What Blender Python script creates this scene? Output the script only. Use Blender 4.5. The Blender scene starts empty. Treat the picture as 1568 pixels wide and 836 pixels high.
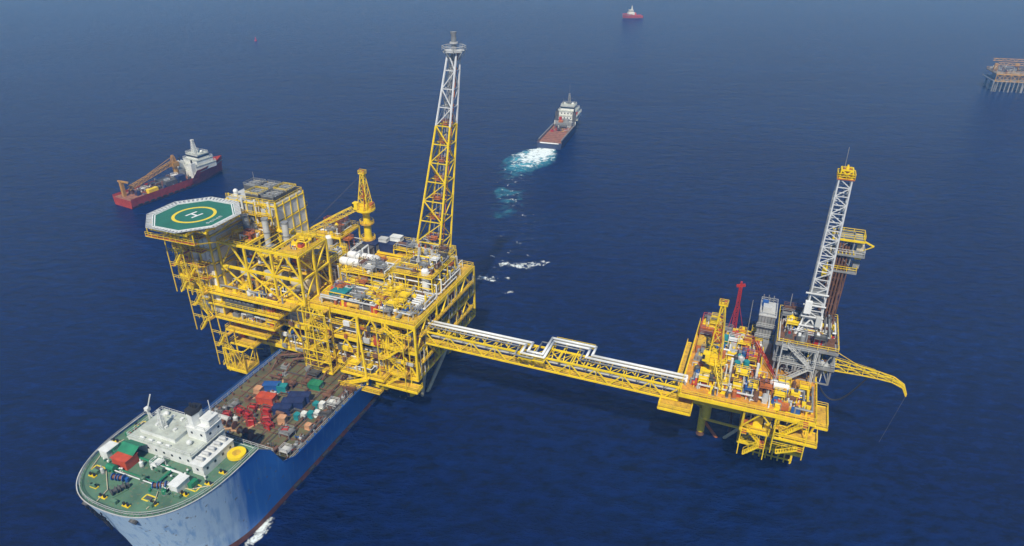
import bpy, math, random
from mathutils import Vector, Matrix
R = random.Random(7)
scene = bpy.context.scene

# ------------------------------------------------------------------ materials
def new_mat(name):
    m = bpy.data.materials.new(name); m.use_nodes = True
    nt = m.node_tree; nt.nodes.clear()
    out = nt.nodes.new('ShaderNodeOutputMaterial')
    return m, nt, out

def paint(name, col, rough=.5, metal=0., var=.25, rust=0., scale=.6, rustcol=(.16,.055,.02), streak=True):
    m, nt, out = new_mat(name)
    N = nt.nodes; L = nt.links
    b = N.new('ShaderNodeBsdfPrincipled'); L.new(b.outputs[0], out.inputs[0])
    b.inputs['Roughness'].default_value = rough; b.inputs['Metallic'].default_value = metal
    tc = N.new('ShaderNodeTexCoord')
    n1 = N.new('ShaderNodeTexNoise'); n1.inputs['Scale'].default_value = scale
    n1.inputs['Detail'].default_value = 6; L.new(tc.outputs['Object'], n1.inputs['Vector'])
    cr = N.new('ShaderNodeMapRange'); cr.inputs[1].default_value = .3; cr.inputs[2].default_value = .7
    cr.inputs[3].default_value = 1-var; cr.inputs[4].default_value = 1.0+var*.25
    L.new(n1.outputs[0], cr.inputs[0])
    mul = N.new('ShaderNodeVectorMath'); mul.operation = 'SCALE'
    mul.inputs[0].default_value = col; L.new(cr.outputs[0], mul.inputs['Scale'])
    src = mul.outputs[0]
    if rust > 0:
        mp = N.new('ShaderNodeMapping'); mp.inputs['Scale'].default_value = (1.3, 1.3, .25 if streak else 1.3)
        L.new(tc.outputs['Object'], mp.inputs[0])
        n2 = N.new('ShaderNodeTexNoise'); n2.inputs['Scale'].default_value = 1.0; n2.inputs['Detail'].default_value = 8
        n2.inputs['Roughness'].default_value = .65
        L.new(mp.outputs[0], n2.inputs['Vector'])
        r = N.new('ShaderNodeMapRange'); th = .68 - rust*.25
        r.inputs[1].default_value = th; r.inputs[2].default_value = th+.1
        L.new(n2.outputs[0], r.inputs[0])
        mx = N.new('ShaderNodeMix'); mx.data_type = 'RGBA'
        L.new(r.outputs[0], mx.inputs[0]); L.new(src, mx.inputs[6]); mx.inputs[7].default_value = (*rustcol, 1)
        src = mx.outputs[2]
    L.new(src, b.inputs['Base Color'])
    return m

YEL = paint('yellow_paint', (.86,.61,.006), .45, var=.2, rust=.16, rustcol=(.34,.16,.03))
YELD = paint('yellow_deck', (.66,.40,.03), .6, var=.4, rust=.5, streak=False, rustcol=(.26,.13,.045))
ORGD = paint('orange_yellow_deck', (.68,.32,.03), .6, var=.4, rust=.5, streak=False, rustcol=(.26,.11,.04))
ORG = paint('orange_grating', (.48,.14,.03), .6, var=.4, rust=.3)
WHT = paint('white_paint', (.74,.75,.74), .45, var=.15, rust=.15)
PIPEW = paint('insulated_pipe_cladding', (.70,.72,.72), .35, var=.15)
GRY = paint('grey_steel', (.30,.31,.31), .5, metal=.2, var=.35, rust=.25)
LGRY = paint('light_grey_panel', (.50,.51,.50), .5, var=.2, rust=.12)
DGRY = paint('dark_grey_equipment', (.09,.09,.085), .55, var=.4, rust=.2)
DARK = paint('dark_void_shade', (.03,.028,.024), .7, var=.4)  # near-black colour standing in for the shade inside the decks
BLK = paint('black_rubber', (.02,.02,.02), .6)
NAVY = paint('navy_paint', (.02,.035,.11), .5, var=.3)
BLUE = paint('blue_paint', (.02,.10,.34), .5, var=.3, rust=.15)
CYAN = paint('teal_paint', (.02,.26,.28), .5, var=.3, rust=.15)
RED = paint('red_paint', (.42,.025,.015), .5, var=.35, rust=.2)
ORED = paint('orange_red_paint', (.55,.08,.03), .5, var=.3, rust=.15)
GREEN = paint('green_paint', (.02,.21,.10), .5, var=.3, rust=.1)
BROWN = paint('rusted_steel', (.17,.08,.04), .8, var=.5, rust=.4, rustcol=(.07,.035,.02))
CREAM = paint('cream_paint', (.62,.55,.38), .5, var=.25, rust=.35)
BEIGE = paint('peach_paint', (.60,.33,.18), .5, var=.25)
DECKG = paint('green_ship_deck', (.095,.195,.12), .6, var=.4, rust=.45, scale=.25, rustcol=(.18,.16,.09), streak=False)
DECKB = paint('worn_cargo_deck', (.125,.125,.055), .75, var=.5, rust=.58, scale=.2, rustcol=(.14,.075,.035), streak=False)
HELIG = paint('helideck_green', (.025,.155,.10), .6, var=.2, scale=.3)
NET = paint('safety_net_grey', (.52,.54,.54), .6, var=.2)
WLINE = paint('white_marking', (.75,.76,.76), .5, var=.1)
YLINE = paint('yellow_marking', (.78,.60,.03), .5, var=.1)
SHIPRED = paint('red_hull', (.42,.05,.02), .5, var=.35, rust=.3)
SHIPNAVY = paint('navy_hull', (.03,.045,.10), .5, var=.3, rust=.2)
DECKR = paint('rust_red_deck', (.32,.14,.08), .7, var=.5, rust=.4, streak=False)
GLASS = paint('dark_window_glass', (.02,.03,.04), .1, var=.1)
MAST = paint('silver_lattice', (.66,.67,.67), .4, metal=.1, var=.15)
SHIPW = paint('ship_white', (.70,.72,.70), .45, var=.2, rust=.2)
PALEG = paint('pale_deck', (.46,.50,.44), .6, var=.3, rust=.3, streak=False)
HAZEG = paint('hazed_weathered_grey', (.30,.30,.29), .7, var=.3, rust=.3)  # distance haze mixed into the base colour, with rust patches over it
HAZEY = paint('hazed_ochre', (.52,.30,.06), .7, var=.3)  # ochre toned down in the colour itself to look hazy far off

# ------------------------------------------------------------------ mesh builder
class MB:
    def __init__(s): s.v=[]; s.f=[]; s.m=[]; s.mats=[]
    def mi(s, mat):
        if mat not in s.mats: s.mats.append(mat)
        return s.mats.index(mat)
    def add(s, vs, fs, mat):
        o=len(s.v); k=s.mi(mat); s.v.extend([tuple(q) for q in vs])
        for f in fs: s.f.append(tuple(i+o for i in f)); s.m.append(k)
    def box(s, x0,x1,y0,y1,z0,z1, mat, rot=0, top=None):
        cx,cy=(x0+x1)/2,(y0+y1)/2; c,sn=math.cos(rot),math.sin(rot)
        vs=[]
        for z in (z0,z1):
            for x,y in ((x0,y0),(x1,y0),(x1,y1),(x0,y1)):
                dx,dy=x-cx,y-cy; vs.append((cx+dx*c-dy*sn, cy+dx*sn+dy*c, z))
        F=[(0,3,2,1),(0,1,5,4),(1,2,6,5),(2,3,7,6),(3,0,4,7)]
        s.add(vs,F,mat); s.add(vs[4:],[(0,1,2,3)],top or mat)
    def bx(s, x,y,z,w,d,h,mat,rot=0,top=None): s.box(x-w/2,x+w/2,y-d/2,y+d/2,z,z+h,mat,rot,top)
    def frame(s,p,q):
        p,q=Vector(p),Vector(q); d=q-p
        if d.length<1e-6: d=Vector((0,0,1))
        d.normalize(); up=Vector((0,0,1)) if abs(d.z)<.95 else Vector((0,1,0))
        a=d.cross(up).normalized(); b=a.cross(d).normalized(); return p,q,a,b
    def beam(s,p,q,w,mat,h=None):
        h=h or w; p,q,a,b=s.frame(p,q); vs=[]
        for c in (p,q):
            for i,j in ((-1,-1),(1,-1),(1,1),(-1,1)): vs.append(c+a*i*w/2+b*j*h/2)
        s.add(vs,[(0,1,5,4),(1,2,6,5),(2,3,7,6),(3,0,4,7),(3,2,1,0),(4,5,6,7)],mat)
    def cyl(s,p,q,r,mat,n=8,r2=None,cap=True):
        r2=r if r2 is None else r2; p,q,a,b=s.frame(p,q); vs=[]
        for c,rr in ((p,r),(q,r2)):
            for i in range(n):
                t=2*math.pi*i/n; vs.append(c+a*math.cos(t)*rr+b*math.sin(t)*rr)
        F=[(i,(i+1)%n,n+(i+1)%n,n+i) for i in range(n)]
        if cap: F+= [tuple(range(n-1,-1,-1)), tuple(range(n,2*n))]
        s.add(vs,F,mat)
    def prism(s,pts,z0,z1,mat,top=None):
        n=len(pts); vs=[(x,y,z0) for x,y in pts]+[(x,y,z1) for x,y in pts]
        s.add(vs,[(i,(i+1)%n,n+(i+1)%n,n+i) for i in range(n)]+[tuple(range(n-1,-1,-1))],mat)
        s.add(vs[n:],[tuple(range(n))],top or mat)
    def pipe(s,pts,r,mat,n=8):
        for i in range(len(pts)-1): s.cyl(pts[i],pts[i+1],r,mat,n)
        for p in pts[1:-1]: s.ball(p,r*1.02,mat,n)
    def ball(s,p,r,mat,n=8,sz=1.):
        vs=[];F=[];k=n//2
        for j in range(k+1):
            ph=math.pi*j/k-math.pi/2
            for i in range(n):
                t=2*math.pi*i/n; vs.append((p[0]+r*math.cos(ph)*math.cos(t),p[1]+r*math.cos(ph)*math.sin(t),p[2]+r*sz*math.sin(ph)))
        for j in range(k):
            for i in range(n): F.append((j*n+i,j*n+(i+1)%n,(j+1)*n+(i+1)%n,(j+1)*n+i))
        s.add(vs,F,mat)
    def rail(s,pts,z,mat,h=1.15,step=2.0,w=.09,closed=False):
        P=list(pts)+([pts[0]] if closed else [])
        for (x0,y0),(x1,y1) in zip(P[:-1],P[1:]):
            L=math.hypot(x1-x0,y1-y0); n=max(1,round(L/step))
            for hh in (h,h*.55): s.beam((x0,y0,z+hh),(x1,y1,z+hh),w,mat)
            for i in range(n+1):
                t=i/n; x=x0+(x1-x0)*t; y=y0+(y1-y0)*t; s.beam((x,y,z),(x,y,z+h),w,mat)
    def railbox(s,x0,x1,y0,y1,z,mat,**k): s.rail([(x0,y0),(x1,y0),(x1,y1),(x0,y1)],z,mat,closed=True,**k)
    def deck(s,x0,x1,y0,y1,z,edge,top,h=.8,joist=4.,grid=True):
        s.box(x0+.15,x1-.15,y0+.15,y1-.15,z-.25,z,edge,top=top)
        for a,b in (((x0,y0),(x1,y0)),((x1,y0),(x1,y1)),((x1,y1),(x0,y1)),((x0,y1),(x0,y0))):
            s.beam((a[0],a[1],z-h/2+.04),(b[0],b[1],z-h/2+.04),.3,edge,h)
        if grid:
            n=max(1,int((x1-x0)/joist))
            for i in range(1,n): 
                x=x0+(x1-x0)*i/n; s.beam((x,y0+.2,z-.25-h*.35),(x,y1-.2,z-.25-h*.35),.2,edge,h*.7)
    def flight(s,p,q,w,mat,side=(0,1,0)):
        p,q,sd=Vector(p),Vector(q),Vector(side)*w/2
        for k in (-1,1):
            s.beam(p+sd*k,q+sd*k,.12,mat,.35)
            s.beam(p+sd*k+Vector((0,0,1.05)),q+sd*k+Vector((0,0,1.05)),.09,mat)
            for t in (0,.33,.66,1):
                c=p.lerp(q,t)+sd*k; s.beam(c,c+Vector((0,0,1.05)),.08,mat)
        n=max(3,int((q-p).length/.5))
        for i in range(n+1):
            c=p.lerp(q,i/n); s.beam(c-sd,c+sd,.28,mat,.06)
    def stair_tower(s,x0,x1,y,zs,mat,deckmat,w=1.1,frame=True):
        for i in range(len(zs)-1):
            a,b=(x0+1,x1-1) if i%2==0 else (x1-1,x0+1)
            yy=y-w*.6 if i%2==0 else y+w*.6
            s.flight((a,yy,zs[i]),(b,yy,zs[i+1]),w,mat)
            s.box(min(b,b+(1.2 if b>a else -1.2)),max(b,b+(1.2 if b>a else -1.2)),y-w*1.25,y+w*1.25,zs[i+1]-.15,zs[i+1],mat,top=deckmat)
            s.rail([(x0-.2,y-w*1.25),(x1+.2,y-w*1.25)],zs[i+1],mat)
        if frame:
            for x in (x0-.2,x1+.2):
                for yy in (y-w*1.3,y+w*1.3): s.beam((x,yy,zs[0]),(x,yy,zs[-1]+1.1),.2,mat)
    def xface(s,p,q,z0,z1,n,w,mat,style='X',posts=True,horiz=True):
        P,Q=Vector((*p,0)),Vector((*q,0))
        for i in range(n):
            a=P.lerp(Q,i/n); b=P.lerp(Q,(i+1)/n)
            A0,A1=Vector((a.x,a.y,z0)),Vector((a.x,a.y,z1)); B0,B1=Vector((b.x,b.y,z0)),Vector((b.x,b.y,z1))
            if style=='X': s.beam(A0,B1,w*.7,mat); s.beam(A1,B0,w*.7,mat)
            elif style=='N': 
                if i%2: s.beam(A1,B0,w*.7,mat)
                else: s.beam(A0,B1,w*.7,mat)
            elif style=='K':
                c=(A1+B1)/2; s.beam(A0,c,w*.7,mat); s.beam(B0,c,w*.7,mat)
            if posts:
                s.beam(A0,A1,w,mat)
                if i==n-1: s.beam(B0,B1,w,mat)
        if horiz:
            s.beam((*p,z0),(*q,z0),w,mat); s.beam((*p,z1),(*q,z1),w,mat)
    def tower(s,c0,w0,c1,w1,n,leg,br,matf,style='X',rot=0.,curve=1.):
        c0,c1=Vector(c0),Vector(c1); rings=[]
        for i in range(n+1):
            t=i/n; tt=t**curve; c=c0.lerp(c1,tt if curve!=1 else t); w=(w0+(w1-w0)*tt)/2
            rings.append([c+Vector((w*(a*math.cos(rot)-b*math.sin(rot)),w*(a*math.sin(rot)+b*math.cos(rot)),0)) for a,b in ((-1,-1),(1,-1),(1,1),(-1,1))])
        for i in range(n):
            m=matf(i/n)
            for k in range(4):
                k2=(k+1)%4
                s.cyl(rings[i][k],rings[i+1][k],leg,m,6,cap=False)
                s.beam(rings[i+1][k],rings[i+1][k2],br*1.4,m)
                if i==0: s.beam(rings[i][k],rings[i][k2],br*1.6,m)
                if style=='X': 
                    s.beam(rings[i][k],rings[i+1][k2],br*1.2,m); s.beam(rings[i][k2],rings[i+1][k],br*1.2,m)
                elif (i+k)%2: s.beam(rings[i][k],rings[i+1][k2],br*1.4,m)
                else: s.beam(rings[i][k2],rings[i+1][k],br*1.4,m)
        return rings
    def build(s,name,parent=None,smooth=False):
        me=bpy.data.meshes.new(name); me.from_pydata(s.v,[],s.f)
        for m in s.mats: me.materials.append(m)
        me.polygons.foreach_set('material_index',s.m)
        if smooth: me.polygons.foreach_set('use_smooth',[True]*len(s.f))
        me.update(); ob=bpy.data.objects.new(name,me); scene.collection.objects.link(ob)
        if parent: ob.parent=parent
        return ob

def empty(name,loc,rot=0.):
    e=bpy.data.objects.new(name,None); e.location=loc; e.rotation_euler=(0,0,rot); e.empty_display_size=1
    scene.collection.objects.link(e); return e

PAL=[GRY,GRY,GRY,LGRY,LGRY,WHT,YEL,YEL,YEL,YELD,ORG,DGRY,DGRY,BROWN,BROWN,ORED,BLUE]
def clutter(mb,x0,x1,y0,y1,z,n,seed,hmax=3.,pal=PAL,pipes=10,pipemats=(GRY,LGRY,PIPEW,YEL)):
    r=random.Random(seed)
    for _ in range(n):
        x,y=r.uniform(x0+1,x1-1),r.uniform(y0+1,y1-1); k=r.random(); m=r.choice(pal)
        if k<.35:
            w,d,h=r.uniform(.6,2.3),r.uniform(.6,1.8),r.uniform(.6,hmax*.7)
            mb.bx(x,y,z+.15,w,d,h,m); mb.bx(x,y,z,w+.5,d+.5,.15,YEL if pal is PAL else m)
            mb.bx(x+r.uniform(-.3,.3),y,z+h+.15,w*.4,d*.5,r.uniform(.2,.6),r.choice(pal))
        elif k<.55:
            rr=r.uniform(.25,.7);h=r.uniform(1.2,hmax); mb.cyl((x,y,z+.3),(x,y,z+h),rr,m,10); mb.ball((x,y,z+h),rr,m,10,.5)
            mb.cyl((x,y,z),(x,y,z+.3),rr*1.1,GRY,8); mb.cyl((x,y,z+h),(x,y,z+h+.8),.12,m,6)
        elif k<.68:
            rr=r.uniform(.3,.7);l=r.uniform(1.5,3.6); 
            dx,dy=(l/2,0) if r.random()<.5 else (0,l/2)
            mb.cyl((x-dx,y-dy,z+rr+.5),(x+dx,y+dy,z+rr+.5),rr,m,10)
            mb.bx(x-dx*.6,y-dy*.6,z,.4+rr*(dy>0),.4+rr*(dx>0),rr+.3,m); mb.bx(x+dx*.6,y+dy*.6,z,.4+rr*(dy>0),.4+rr*(dx>0),rr+.3,m)
        elif k<.85:
            w,d,h=r.uniform(1.5,3),r.uniform(1.5,2.6),r.uniform(1.6,hmax)
            c=r.choice([YEL,YEL,ORG,GRY]) if pal is PAL else r.choice(pal)
            for a in (-1,1):
                for b in (-1,1): mb.beam((x+a*w/2,y+b*d/2,z),(x+a*w/2,y+b*d/2,z+h),.15,c)
            mb.bx(x,y,z+h-.1,w+.2,d+.2,.12,c); mb.railbox(x-w/2,x+w/2,y-d/2,y+d/2,z+h,c,h=.9)
            mb.cyl((x,y,z),(x,y,z+h-.2),.4,m,8)
        else:
            for _ in range(3):
                mb.cyl((x,y,z),(x,y,z+r.uniform(.8,2)),.12,r.choice(pipemats),6); mb.ball((x,y,z+.9),.26,r.choice([RED,BLUE,GRY,DGRY]),6); x+=.7
    for _ in range(pipes):
        zz=z+r.uniform(.35,hmax*.8); rr=r.choice([.08,.12,.16,.24]); m=r.choice(pipemats)
        xa,xb=sorted((r.uniform(x0,x1),r.uniform(x0,x1))); ya,yb=r.uniform(y0+.5,y1-.5),r.uniform(y0+.5,y1-.5)
        mb.pipe([(xa,ya,z),(xa,ya,zz),(xb,ya,zz),(xb,yb,zz),(xb,yb,z)],rr,m,6)

ROT=math.radians(-21.53)
EX=Vector((math.cos(ROT),math.sin(ROT),0)); EY=Vector((-math.sin(ROT),math.cos(ROT),0))
O=Vector((-24.5,147.6,0))
def Mw(x,y,z=0): return O+EX*x+EY*y+Vector((0,0,z))

# ================================================================== MAIN PLATFORM
plat=empty('offshore_production_platform',O,ROT)
mb=MB()
xs=[-53,-33,-7]; ys=[7,30]
for x in xs:
    for y in ys:
        if x==-33 and y==7: y=9
        mb.cyl((x-.6*(1 if x<-30 else -1),y,-14),(x,y,12),1.0,YEL,14)
        mb.cyl((x,y,-.5),(x,y,1.2),1.06,BROWN,14)
for y in ys:
    mb.cyl((-7,y,.0),(-20,y,12),.5,CREAM,10)
    mb.cyl((-53,y,0),(-40,y,12),.5,YEL,10)
mb.cyl((-4,8,-3),(-.4,19,11.6),.5,CREAM,10); mb.cyl((-4,8,-1),(-.6,5,11.6),.45,CREAM,10); mb.cyl((-7,30,-1),(-.6,20,11.5),.5,CREAM,10)
mb.cyl((-7,8,4),(-7,29,4),.45,YEL,10); mb.cyl((-7,7,-1),(-7,19,11.5),.45,CREAM,10)
mb.cyl((-14,6,0),(-14,6,12),.5,BROWN,8)
for i in range(6): mb.cyl((-16+1.6*i,12,-5),(-16+1.6*i,12,12),.4,BROWN,8)
mb.deck(-58,-51,-7,-2,5.5,YEL,YELD); mb.railbox(-58,-51,-7,-2,5.5,YEL)
for x in (-57.5,-51.5):
    for y in (-6.6,-2.5): mb.beam((x,y,2 if y>-5 else 4),(x,y,12),.3,YEL)
mb.xface((-58,-7),(-51,-7),5.5,12,2,.25,YEL); mb.xface((-51,-7),(-51,-2),5.5,12,1,.25,YEL)
mb.deck(-20,-9,-1,5,7.5,YEL,YELD); mb.railbox(-20,-9,-1,5,7.5,YEL)
for x in (-19.5,-9.5): mb.beam((x,-.6,7.5),(x,-.6,12),.3,YEL)
mb.build('jacket',plat)

mb=MB()
mb.deck(-58,0,0,36,12,YEL,YELD,1.0); mb.deck(-60,0,0,36,20,YEL,YELD,.9); mb.deck(-60,0,0,36,28,YEL,YELD,1.1)
cols=[-60,-51.5,-43,-34,-25.5,-17,-8.5,0]
for x in cols:
    for y in (0,12,24,36):
        mb.beam((x if x>-59 else -58,y,12),(x if x>-59 else -58,y,28),.55,YEL)
for z0,z1 in ((12,20),(20,28)):
    for i,(a,b) in enumerate(zip(cols[:-1],cols[1:])):
        if (i+(z0==20))%2==0:
            mb.beam((a,0,z0),((a+b)/2,0,z1-.8),.34,YEL); mb.beam((b,0,z0),((a+b)/2,0,z1-.8),.34,YEL)
        else: mb.beam((a,0,z0),(b,0,z1-.8),.34,YEL)
    for a,b in ((0,12),(12,24),(24,36)):
        mb.beam((0,a,z0),(0,(a+b)/2,z1-.8),.4,YEL); mb.beam((0,b,z0),(0,(a+b)/2,z1-.8),.4,YEL)
        mb.beam((-58,a,z0),(-58,b,z1-.8),.38,YEL)
for z in (12,20): mb.railbox(-59.5,-.1,.1,35.9,z,YEL)
mb.rail([(-32,.2),(0,.2),(0,36),(-46,36)],28,YEL)
for z in (16,24):
    mb.rail([(-31,-.4),(-1,-.4)],z,YEL,w=.1); mb.box(-31,-1,-.6,.5,z-.15,z,YEL,top=YELD)
    mb.box(-.4,.9,2,34,z-.15,z,YEL,top=YELD); mb.rail([(.9,2),(.9,34)],z,YEL)
for z,x0,x1,yo in ((12,-58,-50,-4),(16,-59,-45,-3.6),(20,-61,-41,-4.2),(24,-63,-39,-3.8),(28,-66,-34,-4.5)):
    mb.deck(x0,x1,yo,0,z,YEL,YELD,.5,3.); mb.rail([(x0,0),(x0,yo),(x1,yo),(x1,0)],z,YEL,w=.1)
    for x in (x0+.4,(x0+x1)/2,x1-.4): mb.beam((x,yo+.2,z-.4),(x,0,z-3.),.22,YEL)
mb.deck(-64,-60,0,20,22,YEL,YELD,.7); mb.railbox(-64,-60,0,20,22,YEL)
mb.deck(-69.5,-60,-4,22,28,YEL,YELD,.8); mb.railbox(-69.5,-60,-4,22,28,YEL)
for y in (0,10,20): mb.beam((-69,y,27.4),(-58,y,17),.45,YEL); mb.beam((-60,y,14),(-63.6,y,22),.3,YEL)
mb.stair_tower(-31,-25,-2,[10,13,16,20,24,28],YEL,YELD); 
mb.deck(-32.5,-24,-4,0,10,YEL,YELD,.5); mb.rail([(-32.5,0),(-32.5,-4),(-24,-4),(-24,0)],10,YEL)
mb.xface((-32.5,-3.9),(-24,-3.9),10,28,2,.2,YEL,'N')
mb.xface((-32.5,-3.9),(-32.5,-.2),10,28,1,.2,YEL,'N'); 
for z in (13,16,20,24): mb.beam((-32.5,-3.9,z),(-24,-3.9,z),.2,YEL)
mb.stair_tower(-9,-2,-1.8,[10,14,18,22,26],YEL,YELD)
mb.deck(-21,-8,-4,0,12,YEL,YELD,.6); mb.rail([(-21,0),(-21,-4),(-8,-4),(-8,0)],12,YEL,w=.1)
mb.deck(-11,1.2,-3.0,0,10,YEL,YELD,.6); mb.rail([(-11,-.1),(-11,-3.0),(1.2,-3.0),(1.2,0)],10,YEL,w=.1)
mb.beam((-17.5,-1,12),(-16,-1,28),.45,YEL); mb.beam((-12.5,-4.8,10),(-16.2,-1,27),.4,YEL)
mb.flight((-19,-5,9.0),(-12,-5,12),1.3,YEL)
mb.box(-20.5,-8,-6.4,-4.4,9.0,9.25,YEL,top=YELD); mb.rail([(-20.5,-6.4),(-8,-6.4),(-8,-4.4)],9.25,YEL,w=.1)
mb.stair_tower(-66,-61,-5.4,[16,20,24,28,32,36],YEL,YELD)
mb.stair_tower(-60.5,-56,-5.4,[5.5,9,12,16],YEL,YELD)
for i in range(60):
    x=R.uniform(-58,-2); z=R.choice([12,16,20,24]); mb.box(x,x+R.uniform(.5,2.2),-.75,-.2,z+.01,z+R.uniform(.5,1.6),R.choice([ORG,GRY,WHT,YEL,LGRY,DGRY,ORED,BROWN]))
for i in range(46):
    x=R.uniform(-57,-1); z=R.choice([12,20]); m=R.choice([GRY,YEL,YEL,LGRY,BROWN,DGRY]); mb.cyl((x,-.35,z),(x,-.35,z+R.uniform(3,8)),R.uniform(.06,.16),m,6)
    y=R.uniform(1,35); mb.cyl((.35,y,z),(.35,y,z+R.uniform(3,8)),R.uniform(.06,.16),m,6)
mb.build('deck_frame',plat)

mb=MB()
mb.box(-50,-6,5,31,12.1,18.6,DARK); mb.box(-50,-6,6,31,20.1,26.4,DARK)  # solid dark blocks painted in as interior shade behind the equipment
mb.box(-48,-34,1.6,4,20.1,25.6,LGRY)
clutter(mb,-57,-1,.6,5,12,75,11,5.5,pipes=28); clutter(mb,-57,-1,.6,6,20,80,12,5.5,pipes=36)
clutter(mb,-6,-.5,4,35,12,44,13,5.5,pipes=20); clutter(mb,-6,-.5,4,35,20,50,14,5.5,pipes=24)
clutter(mb,-63,-58,-3,18,22,12,16,3,pipes=5); clutter(mb,-56,-41,-3.8,-.5,20,16,15,2.6,pipes=5)
clutter(mb,-62,-36,-3.8,-.5,28,16,19,2.2,pipes=5); clutter(mb,-60,-41,-3.4,-.5,24,12,20,2.2,pipes=4)
clutter(mb,-20,-9,-3.8,-.5,12,9,18,2.6,pipes=4)
mb.build('process_equipment',plat)

mb=MB()
clutter(mb,-31,-1,1,15,28,120,21,3.2,pipes=60); clutter(mb,-46,-1,14,35,28,165,22,4.2,pipes=64)
for (x0,x1,y0,y1,h,nx,ny) in ((-14,-2,14,28,6,3,3),(-28,-16,13,20,4,3,1),(-40,-33,13,21,5.5,2,2),(-22,-5,28.5,35,5,4,1)):
    for i in range(nx+1):
        for j in range(ny+1):
            x=x0+(x1-x0)*i/nx;y=y0+(y1-y0)*j/ny; mb.beam((x,y,28),(x,y,28+h),.26,YEL)
    for hh in (h*.5,h):
        for j in range(ny+1): y=y0+(y1-y0)*j/ny; mb.beam((x0,y,28+hh),(x1,y,28+hh),.22,YEL)
        for i in range(nx+1): x=x0+(x1-x0)*i/nx; mb.beam((x,y0,28+hh),(x,y1,28+hh),.22,YEL)
    mb.box(x0+.3,x1-.3,y0+.3,y0+(y1-y0)*.4,28+h,28+h+.08,YEL,top=YELD)
    mb.railbox(x0,x1,y0,y1,28+h,YEL); clutter(mb,x0,x1,y0,y1,28+h+.1,int((x1-x0)*(y1-y0)/7),int(x0*-7),2.2,pipes=12,pal=[GRY,LGRY,WHT,BROWN,DGRY])
    for k in range(5):
        y=y0+(y1-y0)*(k+.5)/5; mb.pipe([(x0-2,y,28),(x0-2,y,28+h*.62+.3*(k%2)),(x1+.5,y,28+h*.62+.3*(k%2)),(x1+.5,y,28)],.2,R.choice([PIPEW,GRY,LGRY]))
for y in (17.5,21.5):
    mb.cyl((-32,y,32.6),(-23.5,y,32.6),1.2,WHT,18); mb.ball((-32,y,32.6),1.2,WHT,16); mb.ball((-23.5,y,32.6),1.2,WHT,16)
    for x in (-30.5,-25): mb.bx(x,y,28,.6,2.2,3.8,YEL)
    for x in (-30,-26.5): mb.cyl((x,y,32.6),(x+.15,y,32.6),1.26,GRY,18)
    mb.pipe([(-28,y,33),(-28,y,35),(-28,y+3,35),(-28,y+3,28)],.26,PIPEW)
mb.cyl((-5,16,28),(-5,16,35.2),1.05,WHT,18); mb.ball((-5,16,35.2),1.05,WHT,16,.6); mb.cyl((-5,16,35),(-5,16,37.2),.18,GRY)
mb.cyl((-41,24,28),(-41,24,35.5),1.2,LGRY,18); mb.ball((-41,24,35.5),1.2,WHT,16,.6)
mb.cyl((-43.5,21,28),(-43.5,21,37),.5,WHT,12); mb.cyl((-37.6,26,28),(-37.6,26,36),.6,LGRY,12)
for k in range(5):
    y=3+1.0*k; mb.pipe([(-15,y,28),(-15,y,29.6),(-7-k*.7,y,29.6),(-7-k*.7,y+5,29.6),(-3,y+5,29.6),(-3,y+5,28)],.24,PIPEW)
for k in range(4): mb.pipe([(-24,8+k,28),(-24,8+k,29.4+.25*k),(-16,8+k,29.4+.25*k),(-16,8+k,28)],.22,GRY)
for x in (-12,-10,-8): mb.cyl((x,26,28),(x,26,36.5),.45,LGRY,10); mb.cyl((x,26,36.5),(x,26,37.5),.25,ORG,8)
mb.build('topside_equipment',plat)

mb=MB()
x0,x1,y0,y1=-58,-32,-1,11
for z in (28,35,42):
    mb.beam((x0,y0,z),(x1,y0,z),.62,YEL);mb.beam((x0,y1,z),(x1,y1,z),.55,YEL)
    for i in range(4):
        x=x0+(x1-x0)*i/3; mb.beam((x,y0,z),(x,y1,z),.5,YEL)
for i in range(4):
    x=x0+(x1-x0)*i/3
    for y in (y0,5,y1): mb.beam((x,y,28),(x,y,42),.55,YEL)
mb.xface((x0,y0),(x1,y0),28.3,35,3,.5,YEL,'X',False,False); mb.xface((x0,y0),(x1,y0),35,41.7,3,.5,YEL,'K',False,False)
mb.xface((x1,y0),(x1,y1),28.3,41.7,1,.5,YEL,'X',False,False)
mb.xface((x0,y1),(x1,y1),28.3,41.7,3,.45,YEL,'X',False,False)
mb.railbox(x0,x1,y0,y1,42,YEL,w=.1)
for i in range(12): x=x0+1+2.1*i; mb.beam((x,y0,41.9),(x,y1,41.9),.16,YEL)
mb.box(x0+1,x0+9,y0+3,y1-.5,41.9,42.05,YEL,top=YELD); mb.box(x1-7,x1-.5,y0+.5,y1-.5,41.9,42.05,YEL,top=YELD)
mb.box(x0+1,x1-1,2.5,y1-1,35,35.15,YEL,top=YELD)
mb.box(-56,-50,3,9,28.1,33.5,LGRY); mb.box(-47.5,-41.5,3,9,28.1,33.5,LGRY); mb.box(-39.5,-34,3.5,9,28.1,32.5,CREAM)
for x in (-54.5,-48,-41.5):
    mb.bx(x,6.5,35.1,3.6,3.2,4.2,GRY); mb.cyl((x,7,39),(x,7,46.8),.85,LGRY,16); mb.cyl((x,7,46.8),(x,7,47.2),.98,GRY,16); mb.cyl((x,7,43),(x,7,43.3),.95,GRY,16)
clutter(mb,-57,-33,-.6,4,28,34,31,3.6,pipes=16); clutter(mb,-57,-33,2,9,35.2,24,32,2.6,pipes=14); clutter(mb,-38,-33,1,10,42.1,9,33,1.8,pipes=4); clutter(mb,-57,-49,2,10,42.1,8,34,1.8,pipes=4)
mb.box(-57,-47,-3.8,-1.5,24.1,26.0,DGRY)
for i in range(7): mb.box(-56.5+1.4*i,-55.6+1.4*i,-3.6,-1.7,26.0,26.3,GRY)
mb.build('compressor_module',plat)

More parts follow.
